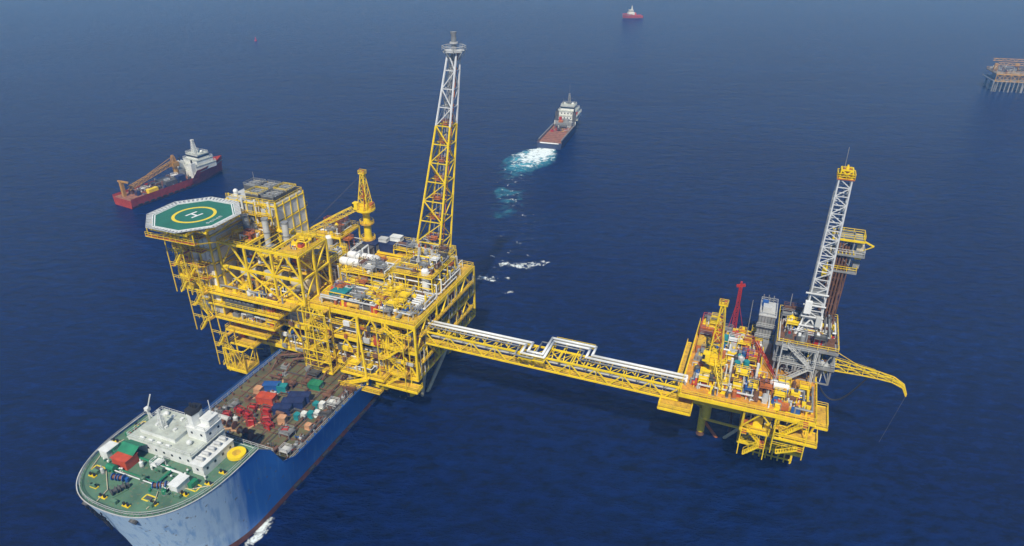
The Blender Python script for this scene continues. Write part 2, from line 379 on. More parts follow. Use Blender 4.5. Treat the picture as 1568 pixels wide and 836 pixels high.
# living quarters
mb=MB()
mb.box(-67,-59,-2.5,22,20.2,47,LGRY)
mb.box(-65,-48,12,24,28.2,49,LGRY)
for i in range(4):
    for j in range(3):
        a=12.3+i*3; mb.box(-48.05,-47.85,a,a+2.6,36+j*4.2,39.5+j*4.2,WHT)
for i in range(5): mb.beam((-47.8,12+i*3,28.2),(-47.8,12+i*3,49.3),.3,YEL)
for z in (35.4,39.7,43.9,48.4): mb.beam((-47.8,12,z),(-47.8,24.1,z),.28,YEL)
for i in range(6): mb.beam((-64+3.2*i,11.7,28.2),(-64+3.2*i,11.7,49.2),.28,YEL)
for z in (42.5,45.8,48.6): mb.beam((-65,11.7,z),(-48,11.7,z),.26,YEL)
for z in (43,46): mb.box(-65,-48,9.9,11.8,z-.15,z,YEL,top=YELD); mb.rail([(-65,9.9),(-48,9.9)],z,YEL)
for x in (-61,-56.5,-52,-49.5): mb.box(x,x+1.5,10.6,11.9,43.2,48,R.choice([GRY,WHT,LGRY])); mb.cyl((x+2.2,11.2,42),(x+2.2,11.2,50),.3,R.choice([PIPEW,GRY,YEL]),8)
mb.stair_tower(-53,-48,10.6,[43,46,49],YEL,YELD,w=.8)
for z in (24,28,32,36,40,44):
    for i in range(3): mb.box(-66.3+i*2.6,-64.4+i*2.6,-2.62,-2.45,z+.4,z+3.2,WHT)
    mb.box(-59.1,-58.85,-2.2,11,z+.3,z+3.2,WHT)
    for i in range(8): mb.box(-67.1,-66.9,-1.5+i*2.9,-.5+i*2.9,z+1.4,z+2.5,GLASS)
    mb.beam((-67.1,-2.8,z),(-58.7,-2.8,z),.35,YEL); mb.beam((-58.7,-2.7,z),(-58.7,11,z),.35,YEL)
for x in (-67.1,-63,-58.8): mb.beam((x,-2.9,20),(x,-2.9,47),.4,YEL)
for z in (32,36,40,44):
    mb.deck(-70,-67,-5,20,z,YEL,ORG,.5,3.); mb.rail([(-67,20),(-70,20),(-70,-5),(-60,-5),(-60,-2.5)],z,YEL,w=.1)
    mb.box(-67,-60,-5,-2.5,z-.2,z,YEL,top=ORG)
    mb.beam((-69.8,-4.8,z-.4),(-67,-3,z-3),.22,YEL); mb.beam((-69.8,10,z-.4),(-67,10,z-3),.22,YEL)
    for k in range(3): x=R.uniform(-69,-61); mb.bx(x,-4.2,z,R.uniform(.6,1.4),.8,R.uniform(.7,1.6),R.choice([ORG,WHT,GRY,ORED]))
for y in (-4.8,6,18): mb.beam((-69.8,y,28),(-69.8,y,47.5),.3,YEL)
mb.stair_tower(-69,-64,-6.2,[28,32,36,40,44],YEL,ORG)
mb.rail([(-65,12.2),(-48,12.2),(-48,23.9),(-65,23.9)],49,YEL)
for i,(x,y) in enumerate(((-51,15),(-51,20.5),(-56.3,20.5),(-56.3,15),(-61.6,20.5))):
    mb.bx(x,y,49.1,4.4,4.4,1.6,DGRY)
    for k in range(3): mb.cyl((x-1.4+1.4*k,y,50.7),(x-1.4+1.4*k,y,51.0),.55,GRY,10)
    for k in range(5): mb.beam((x-2.1,y-2+k,50.75),(x+2.1,y-2+k,50.75),.12,LGRY)
    mb.railbox(x-2.2,x+2.2,y-2.2,y+2.2,50.7,YEL if i%2 else GRY,h=.7)
mb.box(-66,-48,24,25.3,44,44.2,YEL,top=YELD); mb.rail([(-66,25.3),(-48,25.3)],44.2,YEL)
mb.cyl((-63,14,49),(-63,14,50.2),.6,WHT,12); mb.ball((-63,14,50.4),.7,WHT,12)
mb.cyl((-49,12.5,49),(-49,12.5,53),.07,GRY,6); mb.cyl((-64,23,49),(-64,23,53),.07,GRY,6)
clutter(mb,-46,-33,13,34,28,28,41,7,pipes=20)
mb.deck(-46,-37,24,34,36,YEL,YELD,.6); mb.railbox(-46,-37,24,34,36,YEL); clutter(mb,-46,-37,24,34,36,20,42,2.6,pipes=8)
for x in (-46,-37):
    for y in (24,34): mb.beam((x,y,28),(x,y,36),.4,YEL)
mb.build('living_quarters',plat)

# helideck
heli=empty('helideck',Mw(-61.3,-3.4,50.2),ROT)
mb=MB()
def octo(r,o=22.5): return [(r*math.cos(math.radians(o+45*i)),r*math.sin(math.radians(o+45*i))) for i in range(8)]
mb.prism(octo(10.6),-.5,0,GRY,top=HELIG)
def ring(r0,r1,z,mat,n=64):
    vs=[];F=[]
    for i in range(n):
        t=2*math.pi*i/n
        for r in (r0,r1): vs.append((r*math.cos(t),r*math.sin(t),z))
    for i in range(n): j=(i+1)%n; F.append((2*i,2*i+1,2*j+1,2*j))
    mb.add(vs,F,mat)
ring(4.7,5.5,.02,YLINE)
a,b=octo(10.0),octo(10.3)
mb.add([(x,y,.02) for x,y in a]+[(x,y,.02) for x,y in b],[(i,8+i,8+(i+1)%8,(i+1)%8) for i in range(8)],WLINE)
for (x0,x1,y0,y1) in ((-1.5,-.95,-1.7,1.7),(.95,1.5,-1.7,1.7),(-.95,.95,-.28,.28)):
    mb.add([Matrix.Rotation(math.radians(-10),3,'Z')@Vector(q) for q in ((x0,y0,.03),(x1,y0,.03),(x1,y1,.03),(x0,y1,.03))],[(0,1,2,3)],WLINE)
for k in range(5):
    x=6.8+.15*(k%2); y=-3.2+1.1*k
    for q in ((0,.9,0,.14),(0,.9,.5,.64),(0,.14,.14,.5)):
        if k==2 and q[0]==0 and q[1]==.14: continue
        mb.add([(x+q[0],y+q[2],.03),(x+q[1],y+q[2],.03),(x+q[1],y+q[3],.03),(x+q[0],y+q[3],.03)],[(0,1,2,3)],WLINE)
I,J=octo(10.65),octo(12.2)
for i in range(8):
    p0,p1,q0,q1=[Vector((*v,0)) for v in (I[i],I[(i+1)%8],J[i],J[(i+1)%8])]
    up=Vector((0,0,.25)); n=8
    mb.beam(q0+up,q1+up,.1,NET); mb.beam(p0,p1,.2,WHT)
    for k in range(n+1):
        mb.beam(p0.lerp(p1,k/n),q0.lerp(q1,k/n)+up,.12,NET)
        if k<n:
            c=[p0.lerp(p1,(k+.2)/n),p0.lerp(p1,(k+.8)/n),q0.lerp(q1,(k+.8)/n)+up*.9,q0.lerp(q1,(k+.2)/n)+up*.9]
            c=[v+Vector((0,0,-.04)) for v in c]; mb.add(c,[(0,1,2,3)],NET)
for i in range(-3,4):
    L=9.3 if abs(i)<3 else 6
    mb.beam((i*3,-L,-.9),(i*3,L,-.9),.22,YEL,.6); mb.beam((-L,i*3,-1.3),(L,i*3,-1.3),.22,YEL,.5)
for x,y in ((-9,-6),(-9,6),(9,-6),(9,6),(0,-9.5),(-5,-9)):
    mb.beam((x,y,-1.2),(x*.4-1,max(y*.4,0),-6.5),.32,YEL)
mb.rail([(-8,-9.2),(8,-9.2)],-3.4,YEL); mb.box(-8,8,-9.3,-8.0,-3.6,-3.4,YEL,top=ORG)
for x in (-7.5,0,7.5): mb.beam((x,-8.8,-3.5),(x,-8.8,-1),.2,YEL); mb.beam((x,-8.8,-3.5),(x,-1,-6),.25,YEL)
mb.build('helideck_structure',heli)

# cranes
cr=empty('pedestal_crane',Mw(-32.6,32,28),ROT)
def crane(cr,H,ah,boom,scale=1.):
    mb=MB()
    mb.cyl((0,0,0),(0,0,H),1.25*scale,YEL,16,r2=1.0*scale); mb.cyl((0,0,H-1.2),(0,0,H),1.2*scale,YEL,16,r2=2.3*scale)
    for z in (H*.35,H*.7): mb.cyl((0,0,z),(0,0,z+.15),2.1*scale,YELD,16); mb.rail(octo(2.1*scale),z,YEL,closed=True)
    mb.cyl((0,0,H),(0,0,H+.5),2.9*scale,YEL,20)
    mb.rail(octo(2.8*scale),H+.5,YEL,closed=True,w=.1)
    mb.bx(.2,0,H+.5,2.4*scale,2.8*scale,1.8*scale,YEL); mb.bx(-1.9*scale,-1.8*scale,H+.6,1.6,1.5,2.1,YEL); mb.bx(-2.5*scale,-2.1*scale,H+1.3,.6,1.2,1.1,GLASS)
    mb.bx(1.6*scale,.8,H+.6,1.2,1.6,1.5,ORG)
    mb.tower((0,0,H+1.6*scale),3.0*scale,(0,.2,H+ah),.9*scale,4,.15,.1,lambda t:YEL)
    for f in (.35,.62): mb.bx(0,0,H+ah*f,2.2*scale*(1.15-f),1.8*scale*(1.15-f),.2,ORG); mb.railbox(-1.2*(1.3-f)*scale,1.2*(1.3-f)*scale,-1.1*(1.3-f)*scale,1.1*(1.3-f)*scale,H+ah*f,ORG,h=.8)
    mb.bx(0,.2,H+ah,2.0*scale,1.5*scale,.25,YEL); mb.railbox(-1.*scale,1.*scale,-.5,.9,H+ah+.25,YEL,h=.8)
    mb.cyl((-.5,0,H+ah+.3),(-.5,0,H+ah+1.6),.1,ORG,6); mb.bx(.4,.2,H+ah+.3,.6,.6,.8,ORG)
    mb.flight((.9,-1.4,H+.5),(.6,-1,H+ah*.6),.6,ORG)
    p=Vector((boom[0][0],boom[0][1],H+1.2)); q=Vector(boom[1]); n=boom[2]
    d=(q-p); u=d.cross(Vector((0,0,1))).normalized(); w=u.cross(d).normalized()
    prev=None
    for i in range(n+1):
        t=i/n; c=p.lerp(q,t); s=boom[3]*(1-.45*abs(t-.35)-.25*t)
        cur=[c+u*s*a+w*s*b for a,b in ((-1,-1),(1,-1),(1,1),(-1,1))]
        if prev:
            for k in range(4):
                mb.beam(prev[k],cur[k],.16,YEL); mb.beam(prev[k],cur[(k+1)%4],.09,YEL); mb.beam(cur[k],cur[(k+1)%4],.09,YEL)
        prev=cur
    mb.beam((0,.2,H+ah+.2),q,.05,DGRY); mb.beam((.3,.2,H+ah+.2),q+Vector((.3,0,0)),.05,DGRY)
    mb.build('crane_structure',cr)
crane(cr,14.5,11.0,((-1.5,-1),(-18,-8,7),9,.8))

# flare tower
fl=empty('flare_tower',Mw(-12.5,33.5,28),ROT)
mb=MB()
C1=Vector((5.0,10.2,59.2)); NF=11
mb.tower((0,0,0),8.0,tuple(C1),2.5,NF,.3,.17,lambda t:YEL if t<.63 else MAST,'N',curve=.86)
for i in range(1,NF):
    tt=(i/NF)**.86
    c=Vector((0,0,0)).lerp(C1,tt); w=(8.0+(2.5-8.0)*tt)/2; m=ORG if i<8 else GRY
    mb.box(c.x-w*.45,c.x+w*.35,c.y-w*.4,c.y+w*.4,c.z,c.z+.12,m); mb.railbox(c.x-w*.45,c.x+w*.35,c.y-w*.4,c.y+w*.4,c.z+.1,m,w=.1)
    mb.beam((c.x-w,c.y,c.z),(c.x+w,c.y,c.z),.18,YEL if i<8 else MAST)
mb.cyl((1,1,0),C1+Vector((.3,.3,4)),.28,GRY,8); mb.cyl((-.8,.8,0),C1+Vector((-.4,.3,0)),.14,GRY,8)
mb.beam((2.2,2.2,0),C1+Vector((.7,.7,0)),.22,ORG)
zt=C1.z
mb.prism([(C1.x+x,C1.y+y) for x,y in octo(2.9)],zt,zt+.3,LGRY)
mb.rail([(C1.x+x,C1.y+y) for x,y in octo(3.2)],zt+.3,LGRY,closed=True,w=.12)
for x,y in octo(3.0): mb.beam((C1.x+x,C1.y+y,zt),(C1.x+x*.4,C1.y+y*.4,zt-2.2),.16,LGRY)
mb.cyl(C1,(C1.x,C1.y,zt+3.6),.7,GRY,12); mb.cyl((C1.x,C1.y,zt+3.6),(C1.x,C1.y,zt+5),.6,GRY,12,r2=.85); mb.cyl((C1.x,C1.y,zt+2),(C1.x,C1.y,zt+2.4),1.1,LGRY,12)
for x in (-4.,4.):
    for y in (-4.,4.): mb.bx(x,y,-.02,1.2,1.2,1.0,YEL)
mb.railbox(-5,5,-5,5,3,YEL); 
mb.build('lattice_mast',fl)

# ================================================================== BRIDGE
br=empty('connecting_footbridge',O,ROT)
mb=MB()
X0,X1,Y0,Y1,Z0,Z1=0.4,65.5,4.6,8.8,20.4,24.0; n=20
for y in (Y0,Y1):
    for z in (Z0,Z1): mb.beam((X0,y,z),(X1,y,z),.38,YEL)
    for i in range(n):
        a=X0+(X1-X0)*i/n; b=X0+(X1-X0)*(i+1)/n
        if i%2==0: mb.beam((a,y,Z0),(a,y,Z1),.2,YEL)
        mb.beam((a,y,Z0 if i%2 else Z1),(b,y,Z1 if i%2 else Z0),.24,YEL)
    mb.beam((X1,y,Z0),(X1,y,Z1),.35,YEL)
for i in range(n+1):
    a=X0+(X1-X0)*i/n
    mb.beam((a,Y0,Z0),(a,Y1,Z0),.22,YEL); mb.beam((a,Y0,Z1),(a,Y1,Z1),.22,YEL)
    if i<n: b=X0+(X1-X0)*(i+1)/n; mb.beam((a,Y0,Z1),(b,Y1,Z1),.12,YEL)
mb.box(X0,X1,Y0+.4,Y0+2.2,Z0+.2,Z0+.26,YEL,top=YELD); mb.rail([(X0,Y0+.3),(X1,Y0+.3)],Z0+.3,YEL)
for k in range(5): mb.cyl((X0,Y0+2.6+.35*k,Z0+.6),(X1,Y0+2.6+.35*k,Z0+.6),.12,R.choice([GRY,LGRY,DGRY]),6)
for xx in (33.5,36.5,40,43.5):
    mb.beam((xx,Y0,Z1),(xx,12.9,Z1),.3,YEL); mb.beam((xx,12.9,Z1),(xx,Y1,Z0+.5),.25,YEL)
mb.beam((33.5,12.9,Z1),(43.5,12.9,Z1),.3,YEL); mb.rail([(33.5,12.9),(43.5,12.9)],Z1,YEL)
for xx in (27,30.2,33.4): mb.beam((xx,Y1,Z1),(xx,2.6,Z1),.3,YEL); mb.beam((xx,2.6,Z1),(xx,Y0,Z0+.8),.25,YEL)
mb.beam((27,2.6,Z1),(33.4,2.6,Z1),.3,YEL); mb.rail([(27,2.6),(33.4,2.6)],Z1,YEL)
mb.build('truss',br)
mb=MB()
for k,(r) in enumerate((.32,.32,.18)):
    o=k*1.3; zz=Z1+.75
    pts=[(-3,8.7-o,zz-1),(-3+.01,8.7-o,zz),(28.6-o,8.7-o,zz),(28.6-o,4.8-o,zz),(33.2-o,4.8-o,zz) ,(33.2-o,12.6-o,zz),(43.8-o*.9,12.6-o,zz),(43.8-o*.9,8.7-o,zz),(66.5,8.7-o,zz),(66.6,8.7-o,zz-1.6)]
    if k<2: pts[4]=(32.4+o*.6,4.8-o,zz); pts[5]=(32.4+o*.6,12.6-o,zz)
    mb.pipe(pts,r,PIPEW if k<2 else GRY,12)
for i in range(22): 
    x=2+i*2.95
    if not 26<x<44: mb.beam((x,Y0+1.0,Z1+.3),(x,Y1,Z1+.3),.16,YEL)
mb.build('insulated_pipelines',br,True)

# ================================================================== WELLHEAD PLATFORM
OW=Vector((37.7,125.8,0))
def Ww(x,y,z=0): return OW+EX*x+EY*y+Vector((0,0,z))
wp=empty('wellhead_platform',OW,ROT)
mb=MB()
for x,y in ((5,17.5),(26,17),(5,31),(26,31)):
    mb.cyl((x,y,-12),(x,y,17),.95,YEL,14); mb.cyl((x,y,-.5),(x,y,1.2),1.02,BROWN,14)
mb.cyl((5,17.5,5),(13,18,-5),.42,ORG,8); mb.cyl((26,17,-3),(14,18,11),.42,CREAM,8); mb.cyl((5,17.5,12),(5,31,-2),.42,YEL,8); mb.cyl((11,18,0),(18,17,10),.42,CREAM,8)
mb.cyl((5,17.5,12),(16,17.5,16),.35,YEL,8); mb.cyl((5,17.5,5),(17,17,5),.35,YEL,8)
for i in range(4):
    for j in range(3): mb.cyl((12+2.4*i,21+2.6*j,-8),(12+2.4*i,21+2.6*j,12),.4,BROWN,8)
mb.deck(17,27,14.5,24,4,YEL,BROWN,.6); mb.railbox(17,27,14.5,24,4,YEL,w=.1)
for i in range(8): mb.beam((17+1.43*i,14.3,-.4),(17+1.43*i,14.3,4.6),.3,YEL)
for i in range(6): mb.beam((27.2,14.6+1.8*i,-.4),(27.2,14.6+1.8*i,4.6),.3,YEL)
mb.beam((16.8,14.3,1),(27.2,14.3,1),.3,YEL); mb.beam((27.2,14.3,1),(27.2,23.6,1),.3,YEL)
mb.xface((17.3,14.8),(26.7,14.8),4,11,2,.3,YEL); mb.xface((26.7,14.8),(26.7,23),4,11,2,.3,YEL); mb.xface((17.3,14.8),(17.3,23),4,11,2,.26,YEL)
clutter(mb,18,26,15,23,4,14,51,2.6,pal=[BROWN,BROWN,ORG,RED,GRY],pipes=6)
mb.stair_tower(18,24,13,[4,7.5,11],YEL,ORG)
mb.build('jacket',wp)
mb=MB()
mb.deck(14,28,5,32,11,YEL,YELD,.8); mb.deck(-2.5,14,8,33,17,YEL,YELD,.8); mb.deck(14,28.5,2,33,17,YEL,YELD,.8); mb.deck(0,28.6,0,33,24,YEL,ORGD,.9)
mb.railbox(14,28,5,32,11,YEL); mb.rail([(-2.5,33),(-2.5,8),(14,8),(14,2),(28.5,2),(28.5,33)],17,YEL)
mb.rail([(0,33),(0,0),(28.6,0),(28.6,14)],24,YEL,w=.1)
cw=[0,7.2,14.3,21.5,28.6]
for x in cw:
    for y in (0.3,8.2,16,24,33): 
        if y<8 and x<14: mb.beam((max(x,.3),y,24),(max(x,.3),8.2,18),.4,YEL); continue
        mb.beam((min(max(x,.3),28),max(y,2.2),17),(x,y,24),.45,YEL)
    if x>14:
        for y in (6.2,16,24,32): mb.beam((min(x,27.7),y,11),(min(x,27.7),y,17),.45,YEL)
for a,b in zip(cw[:-1],cw[1:]):
    yb=8.3 if b<15 else 2.2
    mb.beam((a,yb,17.5),((a+b)/2,.2,23.2),.32,YEL); mb.beam((b,yb,17.5),((a+b)/2,.2,23.2),.32,YEL)
    if a>14: mb.beam((a,5.2,11.4),(min(b,28),5.2,16.3),.32,YEL)
for a,b in ((0,8),(8,16),(16,24),(24,33)):
    mb.beam((28.6,a,23.4),(28.3,b,17.3),.32,YEL); mb.beam((28,b,16.3),(28,a+5,11.3),.32,YEL); mb.beam((0,a,23.4),(0,b,17.4 if a>7 else 18),.28,YEL)
mb.beam((26,15,4),(27.5,5,16.5),.45,YEL); mb.beam((5,17.5,8),(2,9,16.5),.45,YEL)
mb.box(15,27,10,31,11.1,16,DARK); mb.box(3,27,11,32,17.1,22.6,DARK)  # dark filler blocks, shade between the decks put in as colour
clutter(mb,14.5,27.5,5.4,10,11,20,61,4.2,pipes=10); clutter(mb,-2,14,8.4,12,17,20,62,4.8,pipes=9); clutter(mb,14,28,2.4,8,17,28,64,4.8,pipes=12); clutter(mb,26.5,28.5,6,32,17,16,63,4,pipes=8)
mb.deck(-4.2,3,-1.5,4,20,YEL,YELD,.5); mb.rail([(-4.2,4),(-4.2,-1.5),(3,-1.5),(3,2)],20,YEL,w=.1)
mb.deck(21,29.5,-2.5,2,20,YEL,YELD,.5); mb.rail([(21,2),(21,-2.5),(29.5,-2.5),(29.5,2)],20,YEL,w=.1)
mb.stair_tower(21,27,-1,[15.5,17.5,20,24],YEL,ORG); mb.stair_tower(14.5,19.5,1.5,[11,14,17],YEL,ORG)
mb.deck(28.6,31.5,3,11,21,YEL,YELD,.5); mb.railbox(28.6,31.5,3,11,21,YEL)
mb.build('deck_frame',wp)
mb=MB()
clutter(mb,1,19,1,14,24,84,71,2.6,pipes=22,pal=PAL+[ORG,ORG,YEL,ORED]); clutter(mb,1,17,14,32,24,84,72,2.8,pipes=26,pal=PAL+[ORG,ORG,ORED]); clutter(mb,19,28,1,12,24,34,73,2.2,pipes=12)
mb.box(.8,6,24,31,24.1,27,ORED,top=ORG); mb.railbox(.8,6,24,31,27,ORED); clutter(mb,1,6,24,31,27,8,74,1.6,pipes=2)
mb.box(1,4.5,17,22,24.1,26.8,ORG,top=YELD); mb.bx(8,24,24.1,2.6,2.2,2.4,CYAN); mb.bx(6.5,20,24.1,2.2,2,2.,BLUE)
mb.cyl((19.3,9,25.6),(22.0,9,25.6),1.05,WHT,16); mb.ball((19.3,9,25.6),1.05,WHT,12,1); mb.ball((22.,9,25.6),1.05,WHT,12)
for x,y in ((11,14),(13,15),(11.5,17)): mb.cyl((x,y,24),(x,y,26.4),.7,CYAN,12)
for x in (9.8,15.5): mb.cyl((x,10,24),(x,10,29.5),.3,WHT,10)
mb.build('deck_equipment',wp)
mb=MB()
mb.tower((8.6,30.5,24),1.1,(8.6,30.5,37.6),.6,9,.1,.08,lambda t:RED); mb.beam((7.6,30.5,37.6),(9.6,30.5,38.2),.6,RED); mb.bx(8.6,30.5,38,.5,.7,.9,RED)
mb.beam((7,29,24),(8.6,30.5,35),.12,RED); mb.beam((11,32,24),(8.6,30.5,34),.12,RED); mb.beam((14,24,27),(21,10,24.3),.2,RED); mb.beam((14.5,24,27),(21.5,10,24.3),.2,RED)
mb.build('red_mast',wp)

cr2=empty('pedestal_crane',Ww(6.0,9.5,16),ROT)
crane(cr2,12.5,14.5,((.5,-1.5),(2.5,-7,9.5),6,.7),.95)
mb=MB(); mb.cyl((6,9.5,12),(6,9.5,17),1.15,YEL,14); mb.cyl((6,9.5,12),(5,17,6),.6,YEL,10); mb.build('crane_foundation',wp)

bo=empty('cantilever_vent_boom',Ww(29.5,24,24),ROT)
mb=MB()
pth=[(0,0,.6),(3,-.9,1.0),(6,-1.7,1.35),(9,-2.5,1.7),(12,-3.3,2.0),(15,-4.1,2.1),(17.2,-4.7,1.3),(18.2,-5.0,-.8)]
prev=None
for i,p in enumerate(pth):
    s=[1.7,1.4,1.15,.95,.8,.65,.45,.25][i]; cur=[Vector(p)+Vector((.2*a*s,.7*a*s,b*s*.75)) for a,b in ((-1,-1),(1,-1),(1,1),(-1,1))]
    if prev:
        for k in range(4): mb.beam(prev[k],cur[k],.2,YEL); mb.beam(prev[k],cur[(k+1)%4],.12,YEL); mb.beam(cur[k],cur[(k+1)%4],.12,YEL)
    prev=cur
mb.beam((0,1,5),(9,-2.5,2.4),.1,YEL); mb.tower((-.5,0,-3),2.6,(-.5,0,5),1.2,4,.16,.12,lambda t:YEL)
mb.rail([(0,-.9),(11,-3.8)],2.5,YEL,w=.06)
mb.cyl((18.2,-5.0,-.8),(15.5,-6.5,-14),.04,DGRY,4)
for i in range(20):
    a,b=[Vector((-1+11*t,-2-1*t,-2-7*math.sin(math.pi*t)+2.5*t)) for t in (i/20,(i+1)/20)]; mb.cyl(a,b,.2,BLK,6)
mb.build('boom_lattice',bo)

dr=empty('drilling_derrick',Ww(25,22.5,24),ROT)
mb=MB()
for x in (-6,-1.5,3,6):
    for y in (-7,0,7): mb.beam((x,y,0),(x,y,9),.38,GRY)
mb.deck(-6.5,6.5,-7.5,8,4.6,GRY,GRY,.6); mb.deck(-6.5,6.5,-7.5,8.5,9,GRY,BROWN,.7)
mb.railbox(-6.5,6.5,-7.5,8,4.6,LGRY); mb.railbox(-6.5,6.5,-7.5,8.5,9,YEL)
mb.xface((-6,-7),(6,-7),0,9,3,.3,GRY); mb.xface((6,-7),(6,7),0,9,3,.3,GRY); mb.xface((-6,-7),(-6,7),0,9,3,.28,LGRY)
DP=[GRY,GRY,LGRY,YEL,DGRY,BROWN,RED,WHT]
clutter(mb,-6,6.,-7,7.5,9,34,81,2.6,pal=DP,pipes=16); clutter(mb,-6,6,-7,7,4.6,26,82,3,pal=[GRY,LGRY,DGRY,BROWN],pipes=12); clutter(mb,-6,6,-7,-1,0,18,83,3.4,pal=[GRY,LGRY,DGRY,BROWN,YEL],pipes=10)
mb.stair_tower(-5,2,-8.6,[0,4.6,9],LGRY,GRY)
mb.box(-11,-7.2,4,11,0,8.8,GRY); mb.box(-11.1,-7.0,3.8,11.2,8.8,9.1,LGRY)
for i in range(6): mb.beam((-11+.7*i,3.9,0),(-11+.7*i,3.9,8.8),.1,DGRY)
for z in (3,6): mb.box(-11.2,-7,3.2,4,z,z+.12,GRY); mb.rail([(-11.2,3.2),(-7,3.2)],z,LGRY)
mb.bx(-9.4,6,9.1,2.,2.2,1.6,LGRY); mb.bx(-10,9,9.1,1.4,1.6,1.2,BLUE); mb.railbox(-11,-7.2,4,11,9.1,LGRY); mb.bx(-8,1.8,0,2.2,1.4,3.2,GRY)
for k in range(3): mb.cyl((-10.6+1.2*k,11,9.1),(-10.6+1.2*k,11,11.),.12,GRY,6)
mb.beam((-13,5,0),(-13,5,12),.14,GRY); mb.beam((-4.5,6,9),(-4.5,6,15),.15,GRY)
mb.build('substructure',dr)
mb=MB()
mb.tower((0.4,0,13.5),3.4,(.6,1.4,46.6),2.5,17,.2,.12,lambda t:MAST,'N')
for a,b in ((-2.6,-2),(2.8,-2),(-2.6,2.4),(2.8,2.4)): mb.beam((a,b,9),(.5+.48*a,.6*b,17),.4,WHT); mb.beam((a,b,9),(-a*.1,b*.6,13.5),.26,WHT)
for z in (11.5,14,17,20): mb.beam((-2.3,-2,z),(2.5,-2,z),.26,WHT); mb.box(-1.6,2,-1.7,1.9,z,z+.1,GRY)
mb.bx(-1.2,-2.2,15,1.5,1.,3,WHT); mb.bx(1.6,-2.2,12,1.2,1.,2.4,LGRY)
mb.tower((.6,1.4,46.6),2.6,(.6,1.4,48.4),2.2,1,.16,.2,lambda t:YEL); mb.bx(.6,1.4,46.4,3.4,3.2,.25,ORG); mb.railbox(-1.1,2.3,-.2,3.0,46.6,YEL,w=.12)
mb.bx(.6,1.4,47.2,1.5,1.5,1.2,ORG); mb.cyl((.6,1.4,48.3),(.6,1.4,49.3),.4,YEL,10,r2=.15); mb.cyl((0,1.4,48),(0,1.4,53),.07,GRY,5)
mb.beam((.6,.4,46),(.6,-.4,26),.07,BLK); mb.bx(.6,.0,24,1.,.8,2.2,YEL); mb.bx(.6,0,21.5,.8,.8,2.,DGRY)
mb.cyl((1.2,2.2,12),(1.6,2.6,45),.1,BLK,6); mb.cyl((-1.6,-2.0,12),(-1.2,-.6,44),.08,GRY,6)
mb.build('mast',dr)
mb=MB()
cx,cy=3.6,8.8
for i in range(5):
    for j in range(3): mb.cyl((cx-1.5+.72*i,cy-2+.9*j,5),(cx-1.0+.66*i,cy-1.6+.9*j,28.5+R.uniform(-1,1)),.24,BROWN,8)
mb.tower((cx,cy,3),3.8,(cx+.8,cy,31),3.4,8,.16,.1,lambda t:BROWN if t<.75 else GRY,'N')
for z,w in ((22.5,3.2),(27,4.0),(30.5,3.4)):
    mb.deck(cx+1.2-w,cx+1.2+w*.95,cy-w*.6,cy+w*.6,z,YEL if z>28 else GRY,GRY,.45,1.5); mb.railbox(cx+1.2-w,cx+1.2+w*.95,cy-w*.6,cy+w*.6,z,YEL if z!=27 else LGRY,w=.1)
for i in range(7): mb.beam((cx-2+.8*i,cy-2.6,27.2),(cx-2+.8*i,cy+.8,27.2),.18,YEL)
for k in range(3): mb.bx(cx+4,cy,23.2+2.2*k,1.4,1.4,1.3,(GRY,YEL,CREAM)[k])
mb.beam((cx+4,cy,30),(cx+6.6,cy-1,29.2),.3,YEL); mb.beam((cx+6.6,cy-1,29.2),(cx+4,cy,27),.2,YEL)
mb.build('racked_pipe_tower',dr)

